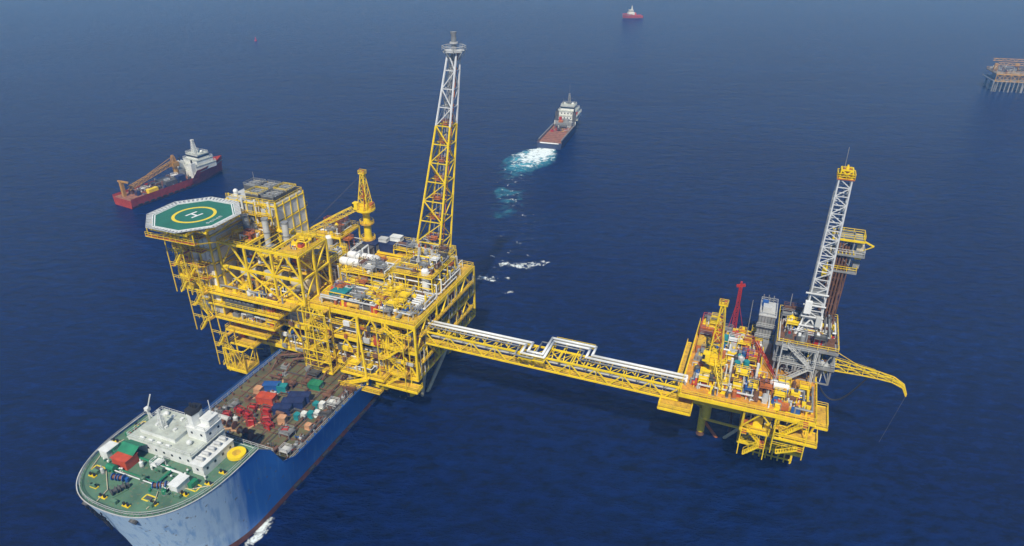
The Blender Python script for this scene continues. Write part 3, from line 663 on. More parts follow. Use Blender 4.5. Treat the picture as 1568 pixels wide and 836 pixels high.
# ================================================================== WORK SHIP
OS=Mw(-29.2,0)
ship=empty('accommodation_work_ship',OS,ROT)
def hullmat():
    m,nt,out=new_mat('weathered_blue_hull'); N=nt.nodes;L=nt.links
    b=N.new('ShaderNodeBsdfPrincipled'); L.new(b.outputs[0],out.inputs[0]); b.inputs['Roughness'].default_value=.5
    tc=N.new('ShaderNodeTexCoord'); sp=N.new('ShaderNodeSeparateXYZ'); L.new(tc.outputs['Object'],sp.inputs[0])
    mp=N.new('ShaderNodeMapping'); mp.inputs['Scale'].default_value=(.5,.5,.05); L.new(tc.outputs['Object'],mp.inputs[0])
    n=N.new('ShaderNodeTexNoise'); n.inputs['Scale'].default_value=1.; n.inputs['Detail'].default_value=7; L.new(mp.outputs[0],n.inputs['Vector'])
    ma=N.new('ShaderNodeMath'); ma.operation='MULTIPLY_ADD'; L.new(n.outputs[0],ma.inputs[0]); ma.inputs[1].default_value=16; L.new(sp.outputs['Y'],ma.inputs[2])
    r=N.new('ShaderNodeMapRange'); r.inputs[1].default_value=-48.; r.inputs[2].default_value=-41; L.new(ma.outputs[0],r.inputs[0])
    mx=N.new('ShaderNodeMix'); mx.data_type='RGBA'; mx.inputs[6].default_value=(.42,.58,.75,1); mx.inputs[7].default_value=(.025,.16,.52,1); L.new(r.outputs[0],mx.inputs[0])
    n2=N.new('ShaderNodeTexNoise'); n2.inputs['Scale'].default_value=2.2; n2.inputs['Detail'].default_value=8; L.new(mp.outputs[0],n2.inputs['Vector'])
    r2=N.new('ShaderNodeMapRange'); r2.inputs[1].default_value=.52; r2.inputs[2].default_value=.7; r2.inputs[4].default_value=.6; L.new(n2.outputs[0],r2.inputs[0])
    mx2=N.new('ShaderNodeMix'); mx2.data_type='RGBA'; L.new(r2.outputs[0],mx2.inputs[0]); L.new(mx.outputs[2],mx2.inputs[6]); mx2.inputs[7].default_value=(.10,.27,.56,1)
    n3=N.new('ShaderNodeTexNoise'); n3.inputs['Scale'].default_value=.9; n3.inputs['Detail'].default_value=9; L.new(tc.outputs['Object'],n3.inputs['Vector'])
    r3=N.new('ShaderNodeMapRange'); r3.inputs[1].default_value=.64; r3.inputs[2].default_value=.7; r3.inputs[4].default_value=.7; L.new(n3.outputs[0],r3.inputs[0])
    mx3=N.new('ShaderNodeMix'); mx3.data_type='RGBA'; L.new(r3.outputs[0],mx3.inputs[0]); L.new(mx2.outputs[2],mx3.inputs[6]); mx3.inputs[7].default_value=(.15,.12,.10,1)
    L.new(mx3.outputs[2],b.inputs['Base Color'])
    return m
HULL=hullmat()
BOOT=paint('antifouling_red',(.17,.055,.035),.7,var=.5,rust=.5)
def outline(level):
    hb=14.6+1.2*level; ys=-45-4*level; tip=-63-5.4*level; nn=2.15+.45*level
    pts=[(hb*(.97 if k==0 else 1),y) for k,y in enumerate((3,-4,-12,-20,-28,-34,-38,-41,-44))]
    for i in range(0,21):
        t=i/20*math.pi/2
        x=hb*math.cos(t)**(2/nn) if math.cos(t)>1e-6 else 0; y=ys+(tip-ys)*math.sin(t)**(2/nn)
        pts.append((x,y))
    return pts
ZM,ZF=9.,20.
def topz(y):
    if y>-36: return ZM+1.0
    if y>-42: return ZM+1.0+(ZF+.35-ZM-1.0)*((-36-y)/6)**1.6
    return ZF+.35
mb=MB(); rings=[]
top=outline(1.)
for z,l in [(-3,0),(0,0),(1.6,.02)]:
    rings.append([(x,y,z) for x,y in outline(l)])
for s in (.25,.5,.75,1.):
    o=outline(s**1.1); rr=[]
    for i,(x,y) in enumerate(o): zt=topz(top[i][1]); rr.append((x,y,1.6+(zt-1.6)*s))
    rings.append(rr)
npt=len(top)
for sgn in (1,-1):
    for k in range(len(rings)-1):
        m=BOOT if k<2 else HULL
        vs=[(x*sgn,y,z) for x,y,z in rings[k]]+[(x*sgn,y,z) for x,y,z in rings[k+1]]
        F=[(i,i+1,npt+i+1,npt+i) if sgn<0 else (i+1,i,npt+i,npt+i+1) for i in range(npt-1)]
        mb.add(vs,F,m)
st=[(x,y,z) for x,y,z in (r[0] for r in rings)]
mb.add(st+[(-x,y,z) for x,y,z in reversed(st)],[tuple(range(2*len(st)))],HULL)
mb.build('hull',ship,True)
mb=MB()
fo=[(x*.985,y*.996) for x,y in top if y<-41.5]
poly=fo+[(-x,y) for x,y in reversed(fo)]
mb.prism(poly[::-1],ZF-.4,ZF,DECKG,top=DECKG)
mb.box(-15.3,15.3,-35,2.7,ZM-.3,ZM,DECKB); mb.box(-14.4,14.4,-43,-35,ZM-.3,ZM,DECKB)
mb.box(-14.3,14.3,-44.3,-43.6,ZM,ZF-.1,SHIPW); mb.box(-14.4,14.4,-43.5,-38.5,14,14.3,SHIPW,top=DECKG); mb.rail([(-14.2,-38.6),(14.2,-38.6)],14.3,LGRY)
for x in (-13.5,-7,0,7,13.5): mb.beam((x,-38.8,ZM),(x,-38.8,14),.3,SHIPW)
rim=[(x*1.0,y) for x,y in top]
for sgn in (1,-1):
    for (a,b),(c,d) in zip(rim[:-1],rim[1:]): mb.beam((a*sgn,b,topz(b)+.03),(c*sgn,d,topz(d)+.03),.18,LGRY if b<-40 else BLUE,.12)
    mb.rail([(x*.97*sgn,y*.992) for x,y in rim if y<-43],ZF,LGRY,w=.07,step=2)
    mb.rail([(15.0*sgn,2.5),(15.0*sgn,-35)],ZM,LGRY,w=.07)
    for i in range(13): y=0-2.9*i; mb.box(sgn*15.3-.2,sgn*15.3+.2,y,y+.3,ZM,ZM+1,BLUE); mb.cyl((sgn*14.2,y,ZM),(sgn*14.2,y,ZM+.8),.25,BROWN,8)
mb.build('decks_and_bulwarks',ship)
mb=MB()
for i in range(8): mb.box(-14,13.5,-33+4.3*i,-32.8+4.3*i,ZM,ZM+.14,BROWN)
for x in (-12,-5,3,9.5): mb.box(x,x+.25,-36,2,ZM,ZM+.18,BROWN)
SP=[BROWN,BROWN,DGRY,GRY,BROWN,LGRY]
clutter(mb,-14.5,14.5,-37,2,ZM,40,91,1.1,pal=SP,pipes=18,pipemats=(BROWN,DGRY,BROWN))
clutter(mb,-14.5,-9,-37,-25,ZM,16,95,1.4,pal=SP,pipes=4,pipemats=(BROWN,DGRY)); clutter(mb,11.5,14.8,-37,-4,ZM,26,98,1.2,pal=SP,pipes=4,pipemats=(BROWN,DGRY))
for x in (-12,-7.5,-1,4,9):
    mb.xface((x,-5),(x,2.5),ZM,ZM+1.8,3,.25,BROWN); mb.beam((x,-5,ZM+1.8),(x,-8,ZM),.3,BROWN)
for x in (-13,-8,-3): mb.cyl((x,-3.5,ZM+2.),(x+9,1,ZM+2.4),.3,BROWN,8)
for i in range(12): mb.bx(-3+R.uniform(-8,8),-22+R.uniform(-12,12),ZM,R.uniform(2,4),.35,.25,BEIGE,R.uniform(0,3))
for x,y in ((-1.5,-31.5),(1,-32.5),(-5.5,-30.5)):
    mb.cyl((x-.8,y,ZM+1.),(x+.8,y,ZM+1.),.55,BLK,14); mb.cyl((x-.9,y,ZM+1.),(x-.75,y,ZM+1.),1.,BROWN,16); mb.cyl((x+.75,y,ZM+1.),(x+.9,y,ZM+1.),1.,BROWN,16)
mb.build('deck_fittings',ship)

mb=MB()
def house(x0,x1,y0,y1,z0,z1,m=SHIPW,win=True,roof=None,rail=True):
    mb.box(x0,x1,y0,y1,z0,z1,m,top=roof or m); mb.box(x0-.15,x1+.15,y0-.15,y1+.15,z1-.02,z1+.1,m,top=roof or m)
    if win:
        zz=z0+(z1-z0)*.55; n=int((x1-x0)/2)
        for i in range(n): x=x0+(x1-x0)*(i+.5)/n; mb.box(x-.25,x+.25,y0-.04,y0+.1,zz-.25,zz+.3,GLASS)
        n=int((y1-y0)/2)
        for i in range(n): y=y0+(y1-y0)*(i+.5)/n; mb.box(x1-.1,x1+.04,y-.25,y+.25,zz-.25,zz+.3,GLASS)
    if rail: mb.railbox(x0,x1,y0,y1,z1+.1,SHIPW,w=.06,h=1.)
RF=PALEG
house(-10,7,-53,-43.6,20,22.7,roof=RF); house(-8.5,1,-51,-44.2,22.8,23.8,roof=RF,win=False,rail=False)
house(2.0,7.0,-48.4,-43.8,22.8,25.6,roof=SHIPW); house(4.6,6.8,-46.8,-44.2,25.7,27.2,roof=SHIPW,win=False,rail=False)
mb.prism([(2.2,-47.8),(3.9,-48.1),(4.3,-46.5),(3.9,-45.2),(2.2,-45.4)],25.6,28.6,SHIPW); mb.prism([(2.1,-47.9),(4.0,-48.2),(4.4,-46.5),(4.0,-45.1),(2.1,-45.3)],28.6,29.6,BLK)
for k in range(3): mb.cyl((2.6+.6*k,-46.6,29.5),(2.6+.6*k,-46.6,30.5),.24,BLK,10)
house(8.0,11.0,-54.2,-45.6,20,22.6,roof=SHIPW,rail=False)
for k in range(5):
    y=-53+1.6*k; mb.cyl((9.9,y,22.6),(9.9,y,23.4),.32,LGRY,10); mb.ball((9.9,y,23.4),.4,LGRY,10); mb.cyl((9.9,y,23.4),(8.6,y,23.2),.38,LGRY,10)
mb.tower((-4,-49,23.8),1.2,(-4,-49,28.6),.4,5,.07,.06,lambda t:SHIPW); mb.beam((-5.2,-49,27.6),(-2.8,-49,27.6),.1,SHIPW); mb.ball((4,-50.2,23.4),.6,SHIPW,10); mb.ball((-6.5,-45.5,24.3),.6,SHIPW,10)
mb.cyl((6,-45,27.2),(6,-45,31),.08,SHIPW,6)
for k in range(4): mb.cyl((-7+2.3*k,-52.3,23.1),(-6+2.3*k,-52.3,23.1),.28,SHIPW,8)
for k in range(7): mb.bx(-7+1.2*k,-45.6-3.2*(k%2),23.8,.6,.7,.5,SHIPW)
mb.cyl((-13.2,-44.8,20),(-13.2,-44.8,23.2),.25,SHIPW,10); mb.beam((-13.2,-44.8,22.8),(-11.2,-44.6,27.4),.2,SHIPW); mb.beam((-13.2,-44.8,23),(-12.4,-44.8,21),.18,SHIPW); mb.bx(-13.2,-44.8,22.6,1.,.9,.8,SHIPW)
mb.cyl((12.8,-47.0,20.3),(12.8,-47.0,20.9),1.9,YEL,28); mb.cyl((12.8,-47.0,20.9),(12.8,-47.,20.93),.9,YELD,20); mb.cyl((12.8,-47,20),(12.8,-47,20.3),1.2,SHIPW,12)
house(-8.6,-4.8,-58.6,-55.6,20,22.2,ORED,False,ORED,False)
for q,f in ((((-9.0,-56.8,22.4),(-4.6,-56.8,22.4),(-4.6,-54.9,23.4),(-9.0,-54.9,23.4)),(0,1,2,3)),(((-9.0,-53.2,22.5),(-4.6,-53.2,22.5),(-4.6,-54.9,23.4),(-9.0,-54.9,23.4)),(3,2,1,0))): mb.add(q,[f],GREEN)
mb.add([(-9.0,-56.8,22.4),(-9.0,-54.9,23.4),(-9.0,-53.2,22.5)],[(0,1,2)],GREEN)
house(-13.2,-11.1,-57.6,-54.8,20,21.9,win=False,rail=False); house(7.9,9.9,-60.0,-56.8,20,22.1,win=False,rail=False)
mb.bx(10.8,-57.0,20,1.,1.8,1.3,GREEN)
def winch(x,y,rot,m):
    c,s=math.cos(rot),math.sin(rot)
    a=Vector((c,s,0)); mb.bx(x,y,20,3.,1.6,.2,DECKG,rot)
    for k in (-1.2,-.3,.3,1.2): p=Vector((x,y,20.9))+a*k; mb.cyl(p-a*.07,p+a*.07,.75,m,14)
    p=Vector((x,y,20.9)); mb.cyl(p-a*1.2,p+a*1.2,.42,m if R.random()<.5 else BROWN,12); mb.bx(x+c*1.8,y+s*1.8,20,.6,.6,1.,m,rot)
winch(5.2,-59.8,.5,BLUE); winch(-4.0,-61.2,.2,BLUE); winch(-1.6,-63.6,1.2,DGRY); winch(-12.6,-50,1.5,GREEN)
def bitt(x,y): 
    mb.bx(x,y,20,1.7,.7,.2,YEL)
    for k in (-.5,.5): mb.cyl((x+k,y,20),(x+k,y,20.8),.24,BLK,10)
for x,y in ((-10.1,-62.2),(-7.2,-64.3),(7.2,-63.4),(10.8,-59.4),(2.7,-65.7),(-3.3,-65.7),(13.6,-52),(-13.8,-47.5),(-14.2,-53),(13.2,-55.5)): bitt(x,y)
for x,y in ((10.6,-61.3),(-10.6,-62.3),(0,-67.0),(7.3,-65),(-7.5,-65.3)): mb.bx(x*.96,y*.985,20,1.4,.6,.8,DECKG)
clutter(mb,-11.5,10.5,-62,-54,20,14,97,.9,pal=[GREEN,SHIPW,DECKG,LGRY,DECKG],pipes=7,pipemats=(DECKG,GREEN,SHIPW))
for k in range(14):
    x,y=R.uniform(-12,12),R.uniform(-59.5,-54); mb.cyl((x,y,20),(x,y,20.6),.16,R.choice([SHIPW,GREEN,YEL]),8); mb.ball((x,y,20.7),.24,SHIPW,8)
for (x0,x1,y0,y1) in ((-14.2,-11.4,-50,-45.8),(10.2,12.2,-58,-56.4),(-12.0,-9.6,-60.9,-59.7),(4,6.5,-63.3,-62.0)):
    for a,b in (((x0,y0),(x1,y0)),((x1,y0),(x1,y1)),((x1,y1),(x0,y1)),((x0,y1),(x0,y0))):
        mb.beam((*a,20.03),(*b,20.03),.26,YLINE,.05)
    mb.box(x0+.5,x1-.5,y0+.4,y1-.4,20,20.3,DGRY)
for pts in (((-9,-60),(-4,-64),(-3.4,-67)),((5,-60),(7,-63),(7,-65)),((-13,-52),(-14.2,-56),(-12,-61)),((5,-59),(11,-58),(13.6,-56))):
    for p,q in zip(pts[:-1],pts[1:]): mb.cyl((*p,20.2),(*q,20.2),.09,CREAM,6)
mb.build('forecastle_superstructure',ship)
mb=MB()
def chain(pts,r=.26):
    for i in range(len(pts)-1):
        a,b=Vector(pts[i]),Vector(pts[i+1]); n=max(1,int((b-a).length/.8))
        for k in range(n):
            p,q=a.lerp(b,k/n),a.lerp(b,(k+.85)/n); d=(q-p).normalized()
            s=d.cross(Vector((0,1,.3))).normalized() if k%2 else d.cross(Vector((1,0,0))).normalized()
            for sg in (-1,1): mb.beam(p+s*r*.6*sg,q+s*r*.6*sg,.17,BLK)
            mb.beam(p-s*r*.6,p+s*r*.6,.17,BLK)
def bowy(x,z):
    l=max(0,min(1,((z-1.6)/18.7)))**1.1; hb=14.6+1.2*l; ys=-45-4*l; tip=-63-5.4*l; nn=2.15+.45*l
    return ys+(tip-ys)*(1-min(1,abs(x)/hb)**nn)**(1/nn)
for xa,xb in ((-12,-5),(-9.5,-1)):
    P=[]
    for i in range(17):
        t=i/16; x=xa+(xb-xa)*t; z=19.6-9.*math.sin(math.pi*t)**.7
        P.append((x,bowy(x,z)-.45,z))
    chain(P)
for x in (-6,6): y=bowy(x,19); mb.cyl((x,y+.6,19.3),(x,y-.4,18.8),.8,DGRY,12)
mb.build('mooring_chains',ship)
mb=MB()
for i in range(7): y=-36+5.5*i; mb.cyl((15.8,y,2.2),(15.8,y+2.2,2.2),.4,BLK,8)
mb.build('fenders',ship)

# ------------------------------------------------------------------ cargo
def container(x,y,l,w,h,mat,rot=0,z=ZM,top=None,name='shipping_container'):
    mb=MB()
    mb.bx(0,0,.15,l-.1,w-.1,h-.25,mat,top=top)
    for a in (-1,1):
        for b in (-1,1):
            mb.bx(a*(l/2-.08),b*(w/2-.08),0,.2,.2,h,mat)
        mb.beam((-l/2,a*w/2,h-.08),(l/2,a*w/2,h-.08),.16,mat); mb.beam((-l/2,a*w/2,.1),(l/2,a*w/2,.1),.18,mat)
        mb.beam((a*l/2,-w/2,h-.08),(a*l/2,w/2,h-.08),.16,mat); mb.beam((a*l/2,-w/2,.1),(a*l/2,w/2,.1),.18,mat)
        n=max(3,int(l/.45))
        for i in range(n): xx=-l/2+.3+(l-.6)*i/(n-1); mb.bx(xx,a*(w/2-.03),.2,.12,.07,h-.4,mat)
    for yy in (-w*.3,-w*.12,w*.12,w*.3): mb.beam((l/2+.02,yy,.3),(l/2+.02,yy,h-.3),.05,LGRY)
    for i in range(int(l/1.2)): mb.bx(-l/2+.7+1.2*i,0,h-.1,.08,w-.3,.06,mat)
    o=mb.build(name); p=Mw(x,y,z); o.location=p; o.rotation_euler=(0,0,ROT+rot); return o
W2=SHIPW
for c in [(-33.2,-19.4,4.6,2.5,2.2,ORED,.15),(-37.6,-17.2,1.8,1.8,1.9,BEIGE,.1),(-35.4,-14.6,4.4,2.,2.0,BLUE,.35),(-32.4,-14.2,2.4,1.8,2.,CYAN,.3),
          (-25.6,-18.6,5.4,2.2,2.3,NAVY,.35),(-25.6,-16.0,5.4,2.2,2.3,NAVY,.35),(-26.8,-21.4,4.4,2.1,2.1,NAVY,.3),
          (-25.4,-9.6,3.4,2.4,1.6,GREEN,.1),(-20.6,-21,1.3,1.3,1.6,W2,0),(-19.2,-20.2,1.3,1.3,1.6,CYAN,0),(-17.9,-19.4,1.3,1.3,1.6,W2,0),(-21.9,-22.0,1.3,1.3,1.6,CYAN,0),
          (-18.8,-16,1.3,1.3,1.6,W2,0),(-20.2,-16.6,1.3,1.3,1.6,CYAN,0),(-17.2,-24.0,1.4,1.3,1.3,BEIGE,0),(-24.3,-24.6,1.9,1.5,2.,BEIGE,.2),(-17.2,-14.8,1.3,1.3,1.6,W2,0)]:
    container(*c)
for i,(x,y,s) in enumerate(((-36.5,-25.5,2.2),(-33.5,-26.2,2.0),(-30.4,-23,2.2),(-28.4,-25.6,2.2),(-26.2,-27.4,1.9),(-34.3,-23.4,2.0),(-21.2,-27.6,1.6),(-31,-28,1.8),(-38.4,-28,1.6))):
    mb=MB(); h=1.6
    mb.bx(0,0,.2,s*.8,s*.5,h*.6,RED); 
    for a in (-1,1):
        for b in (-1,1): mb.beam((a*s/2,b*s*.35,0),(a*s/2,b*s*.35,h),.16,RED)
        mb.beam((-s/2,a*s*.35,h),(s/2,a*s*.35,h),.14,RED); mb.beam((-s/2,a*s*.35,.1),(s/2,a*s*.35,.1),.18,RED); mb.beam((a*s/2,-s*.35,h),(a*s/2,s*.35,h),.14,RED)
    mb.cyl((-s*.35,0,h*.75),(s*.35,0,h*.75),.36,RED,10)
    o=mb.build('pump_skid'); o.location=Mw(x,y,ZM); o.rotation_euler=(0,0,ROT+R.uniform(-.4,.6))
for c in [(-24.2,33,5.6,2.5,2.7,NAVY,.0,31.5),(-24.2,30,5.6,2.5,2.7,NAVY,0,31.5),(-30.6,30,4.6,2.4,2.6,NAVY,0,30.5),(-30.6,27,4.6,2.4,2.5,DGRY,0,30.5),(-18.4,31.5,4.6,2.4,2.6,NAVY,0,31.5),
          (-25.5,5.2,4.6,2.3,2.2,CYAN,0,28.1),(-25.5,7.9,4.6,2.3,2.2,CYAN,0,28.1)]:
    container(*c)
container(-22.8,32,3.4,2.1,1.4,W2,0,34.25); container(-26,30,2.6,1.8,1.1,LGRY,0,34.25)
mb=MB()
mb.deck(-34,-15.5,25.2,35.2,30.4,YEL,YELD,.6); mb.deck(-27.5,-15.6,28.2,35,31.4,YEL,YELD,.5)
for x in (-34,-28,-22,-15.6):
    for y in (25.2,35): mb.beam((x,y,28),(x,y,31),.35,YEL)
mb.build('laydown_platform',plat)

# ================================================================== OTHER VESSELS
def vessel_hull(mb,L,B,zd,zf,yfc,hm,dm,fm,bulw=1.0,boot=BOOT):
    n=22; st=[]
    for i in range(n+1):
        y=L*i/n; t=i/n
        hb=B/2*(1 if t<.6 else max(0.02,(1-((t-.6)/.4)**2.2))); 
        hw=B/2*.95*(1 if t<.5 else max(.0,(1-((t-.5)/.46)**1.8) if t<.96 else 0))
        z=zd if y<yfc else zf+(zf*.18)*((y-yfc)/(L-yfc))**2
        st.append((y,hb,hw,z))
    for sg in (1,-1):
        for k in range(n):
            a,b=st[k],st[k+1]
            r=lambda s:[(sg*s[2]*.9,s[0]*(.97 if s[0]>L*.8 else 1),-2),(sg*s[2],s[0]*(.98 if s[0]>L*.8 else 1),.9),(sg*s[1],s[0],s[3]+bulw)]
            A,Bq=r(a),r(b); 
            for j,m in ((0,boot),(1,hm)):
                q=[A[j],Bq[j],Bq[j+1],A[j+1]]; mb.add(q,[(0,1,2,3) if sg>0 else (3,2,1,0)],m)
    a=st[0]; mb.add([(-a[2]*.9,0,-2),(a[2]*.9,0,-2),(a[1],0,a[3]+bulw*.3),(-a[1],0,a[3]+bulw*.3)],[(0,1,2,3)],hm)
    for (lo,hi,m,z) in ((0,yfc,dm,zd),(yfc,L,fm,zf)):
        P=[s for s in st if lo-.1<=s[0]<=hi+L/n]; 
        P=[(min(s[0],hi) if s[0]>hi else s[0],s[1]) for s in P]
        pts=[(h*.97,y) for y,h in P]+[(-h*.97,y) for y,h in reversed(P)]
        mb.prism(pts,z-.2,z,m)
    mb.box(-B/2*.9,B/2*.9,yfc-.1,yfc+.1,zd,zf,SHIPW)

def heading(v): return math.atan2(-v[0],v[1])
sv=empty('offshore_supply_vessel',(21.2,384.5,0),heading((.30,.954)))
mb=MB(); vessel_hull(mb,64,15,3.4,6.4,38,SHIPNAVY,DECKR,PALEG,1.1)
mb.box(-6.4,6.4,40,55,6.4,9,SHIPW); mb.box(-5.4,5.4,41,53.5,9,11.5,SHIPW); mb.box(-4.2,4.2,43.5,50.5,11.5,14.4,SHIPW)
mb.box(-4.4,4.4,43.4,50.6,12.7,13.7,GLASS)
for z,w,y0,y1 in ((9,6.4,40,55),(11.5,5.4,41,53.5),(14.4,4.2,43.5,50.5)): mb.railbox(-w,w,y0,y1,z,SHIPW,h=1); mb.box(-w-.3,w+.3,y0-.3,y1+.3,z-.12,z+.05,SHIPW,top=PALEG)
for z,yy in ((7.4,40),(9.9,41)):
    for x in (-5,-3,-1,1,3,5): mb.box(x-.35,x+.35,yy-.06,yy+.1,z,z+.8,GLASS)
for x in (-5.4,5.4): mb.bx(x,39.,3.4,1.8,2.2,8.5,DGRY); mb.cyl((x,39.,11.8),(x,39.,13.6),.45,BLK,8); mb.bx(x*1.0,45,9.1,1.2,3.4,1.3,ORED)
mb.bx(0,38.8,3.4,5,2,4,GRY); mb.bx(-2.8,37.6,6.4,1.6,1.4,2.4,RED)
mb.tower((0,48,14.4),1.8,(0,48,21),.6,5,.1,.1,lambda t:GRY); mb.beam((-2.4,48,18),(2.4,48,18),.2,DGRY); mb.cyl((0,48,21),(0,48,27),.1,DGRY,5); mb.ball((2.6,46.5,15.2),.8,SHIPW,10); mb.ball((-2.6,47,15.),.6,SHIPW,10)
mb.beam((-3,44.5,14.4),(-3,44.5,19),.15,DGRY); mb.beam((3.2,49.5,14.4),(3.2,49.5,18),.12,DGRY)
for i in range(12):
    for s in (-1,1): mb.bx(s*6.7,1.5+3*i,3.4,.5,.5,1.4,DGRY)
mb.box(-6.9,-6.4,2,37,4.2,5.1,GRY); mb.box(6.4,6.9,2,37,4.2,5.1,GRY)
mb.box(-5,5,34,37.5,3.4,6.2,GRY); mb.bx(-2,35.5,6.2,2.6,2.2,1.,ORG); mb.cyl((-2.5,32,4.6),(2.5,32,4.6),1.0,DGRY,12)
clutter(mb,-5.5,5.5,22,34,3.4,8,101,1.6,pal=[WHT,GRY,RED,DGRY],pipes=2)
for i in range(9): mb.box(-6,6,1+3.6*i,1.2+3.6*i,3.4,3.48,BROWN)
mb.cyl((-5.5,.2,3.3),(5.5,.2,3.3),.4,WHT,8)
mb.build('hull_and_superstructure',sv)

rv=empty('offshore_construction_vessel',(-178.5,296.5,0),heading((.49,.872)))
mb=MB(); vessel_hull(mb,57,13.5,3.6,6.4,36,SHIPRED,DECKR,PALEG,1.1)
mb.box(-5.6,5.6,37,49,6.4,9,SHIPW); mb.box(-5,5,38.5,48,9,11.4,SHIPW); mb.box(-4.2,4.2,40,46.5,11.4,13.8,SHIPW); mb.box(-4.3,4.3,39.9,46.6,12.4,13.2,GLASS)
for z,w,y0,y1 in ((9,5.6,37,49),(11.4,5,38.5,48),(13.8,4.2,40,46.5)): mb.railbox(-w,w,y0,y1,z,SHIPW,h=1); mb.box(-w-.2,w+.2,y0-.2,y1+.2,z-.1,z+.05,SHIPW,top=PALEG)
mb.tower((0,42,13.8),2.2,(0,42,20),.8,4,.14,.12,lambda t:SHIPW); mb.bx(0,42,20,1.3,1.3,.7,SHIPW); mb.ball((2.5,44,14.6),.7,SHIPW,10); mb.ball((-2.5,44,14.6),.7,SHIPW,10)
for x in (-4.4,4.4): mb.bx(x,36,3.6,2.,2.6,7.4,SHIPW); mb.cyl((x,36,11),(x,36,12.6),.4,BLK,8)
CRY=paint('crane_ochre',(.46,.25,.05),.5,var=.3,rust=.3)
mb.cyl((-2,31,3.6),(-2,31,10),1.2,CRY,12); mb.bx(-2,31,10,3.,3.4,2.2,CRY)
prev=None
for i in range(10):
    t=i/9; c=Vector((-2,30,12)).lerp(Vector((-1,5,7)),t); s=.75
    cur=[c+Vector((a*s,0,b*s)) for a,b in ((-1,-1),(1,-1),(1,1),(-1,1))]
    if prev:
        for k in range(4): mb.beam(prev[k],cur[k],.28,CRY); mb.beam(prev[k],cur[(k+1)%4],.18,CRY)
    prev=cur
mb.beam((-2,31,15),(-1.5,16,10.5),.2,CRY); mb.tower((-2,31,12.2),2.,(-2,31,15.5),.8,2,.16,.16,lambda t:CRY)
mb.box(-3.2,-1.8,2.4,3.8,3.6,11,CRY); mb.beam((-3.8,2.6,11),(1.6,4,10.6),.7,CRY)
mb.box(-3,5,20,26,3.6,6.2,DGRY); mb.box(-4,-1,32,35,3.6,8,GRY); mb.bx(4,13,3.6,2.2,5,2,YEL); mb.bx(3.8,28.5,3.6,3,4,3.6,NAVY)
clutter(mb,-6,6,5,35,3.6,60,111,3.2,pal=[GRY,DGRY,NAVY,BROWN,BROWN,WHT,DGRY],pipes=14,pipemats=(GRY,BROWN))
for i in range(10): mb.beam((6.9,3+3.2*i,1.2),(6.9,4.8+3.2*i,1.2),.6,BLK)
mb.build('hull_and_superstructure',rv)

tg=empty('distant_tugboat',(167,940,0),heading((-.93,-.1)))
mb=MB(); vessel_hull(mb,26,9,2.6,4.2,14,SHIPRED,SHIPRED,PALEG,1.)
mb.box(-3.4,3.4,11,19,4.2,7.2,SHIPW); mb.box(-2.8,2.8,12.5,18,7.2,10,SHIPW); mb.box(-2.9,2.9,12.4,18.1,8.4,9.3,GLASS); mb.tower((0,14,10),1.6,(0,14,15),.6,3,.14,.14,lambda t:SHIPW)
mb.bx(0,9.5,2.6,4,2,4,ORED)
mb.build('hull_and_superstructure',tg)
bu=empty('navigation_buoy',(-270,760,0)); mb=MB(); mb.cyl((0,0,-1),(0,0,1),1.3,RED,12); mb.tower((0,0,1),1.4,(0,0,3.4),.4,3,.1,.1,lambda t:RED); mb.bx(0,0,3.4,.6,.6,.6,RED); mb.build('buoy_body',bu)

dp=empty('distant_oil_platform',(384,533,0),math.radians(-14))
mb=MB()
for x in (-18,-9,0,9,18):
    for y in (-10,0,10): mb.cyl((x,y,-5),(x,y,9),.9,HAZEG,8)
mb.box(-21,21,-12,12,7.5,8.3,HAZEG); 
for i in range(16): mb.beam((-20.6+2.75*i,-12.2,0.5),(-20.6+2.75*i,-12.2,8),.5,HAZEG)
mb.xface((-20,-12),(20,-12),8,13,8,.4,HAZEY,'X'); mb.box(-20,20,-11,11,12.7,13.4,HAZEY,top=HAZEG); mb.box(-16,16,-8,8,8.4,12.7,HAZEG)
clutter(mb,-19,19,-11,11,13.4,60,121,4,pal=[HAZEG,HAZEG,DGRY,WHT,BROWN],pipes=14,pipemats=(HAZEG,HAZEY))
mb.railbox(-20,20,-11,11,13.4,HAZEY,w=.15)
for y,z in ((-6,19),(6,20)):
    for zz in (z,z+1.6): mb.beam((-19,y,zz),(22,y,zz),.3,HAZEY)
    for i in range(16): a=-19+41*i/16; mb.beam((a,y,z+1.6*(i%2)),(a+41/16,y,z+1.6*((i+1)%2)),.22,HAZEY)
for x in (-18,-4,10,20): mb.tower((x,0,13.4),2.4,(x,0,19),1.6,3,.16,.16,lambda t:HAZEY)
mb.build('platform_structure',dp)

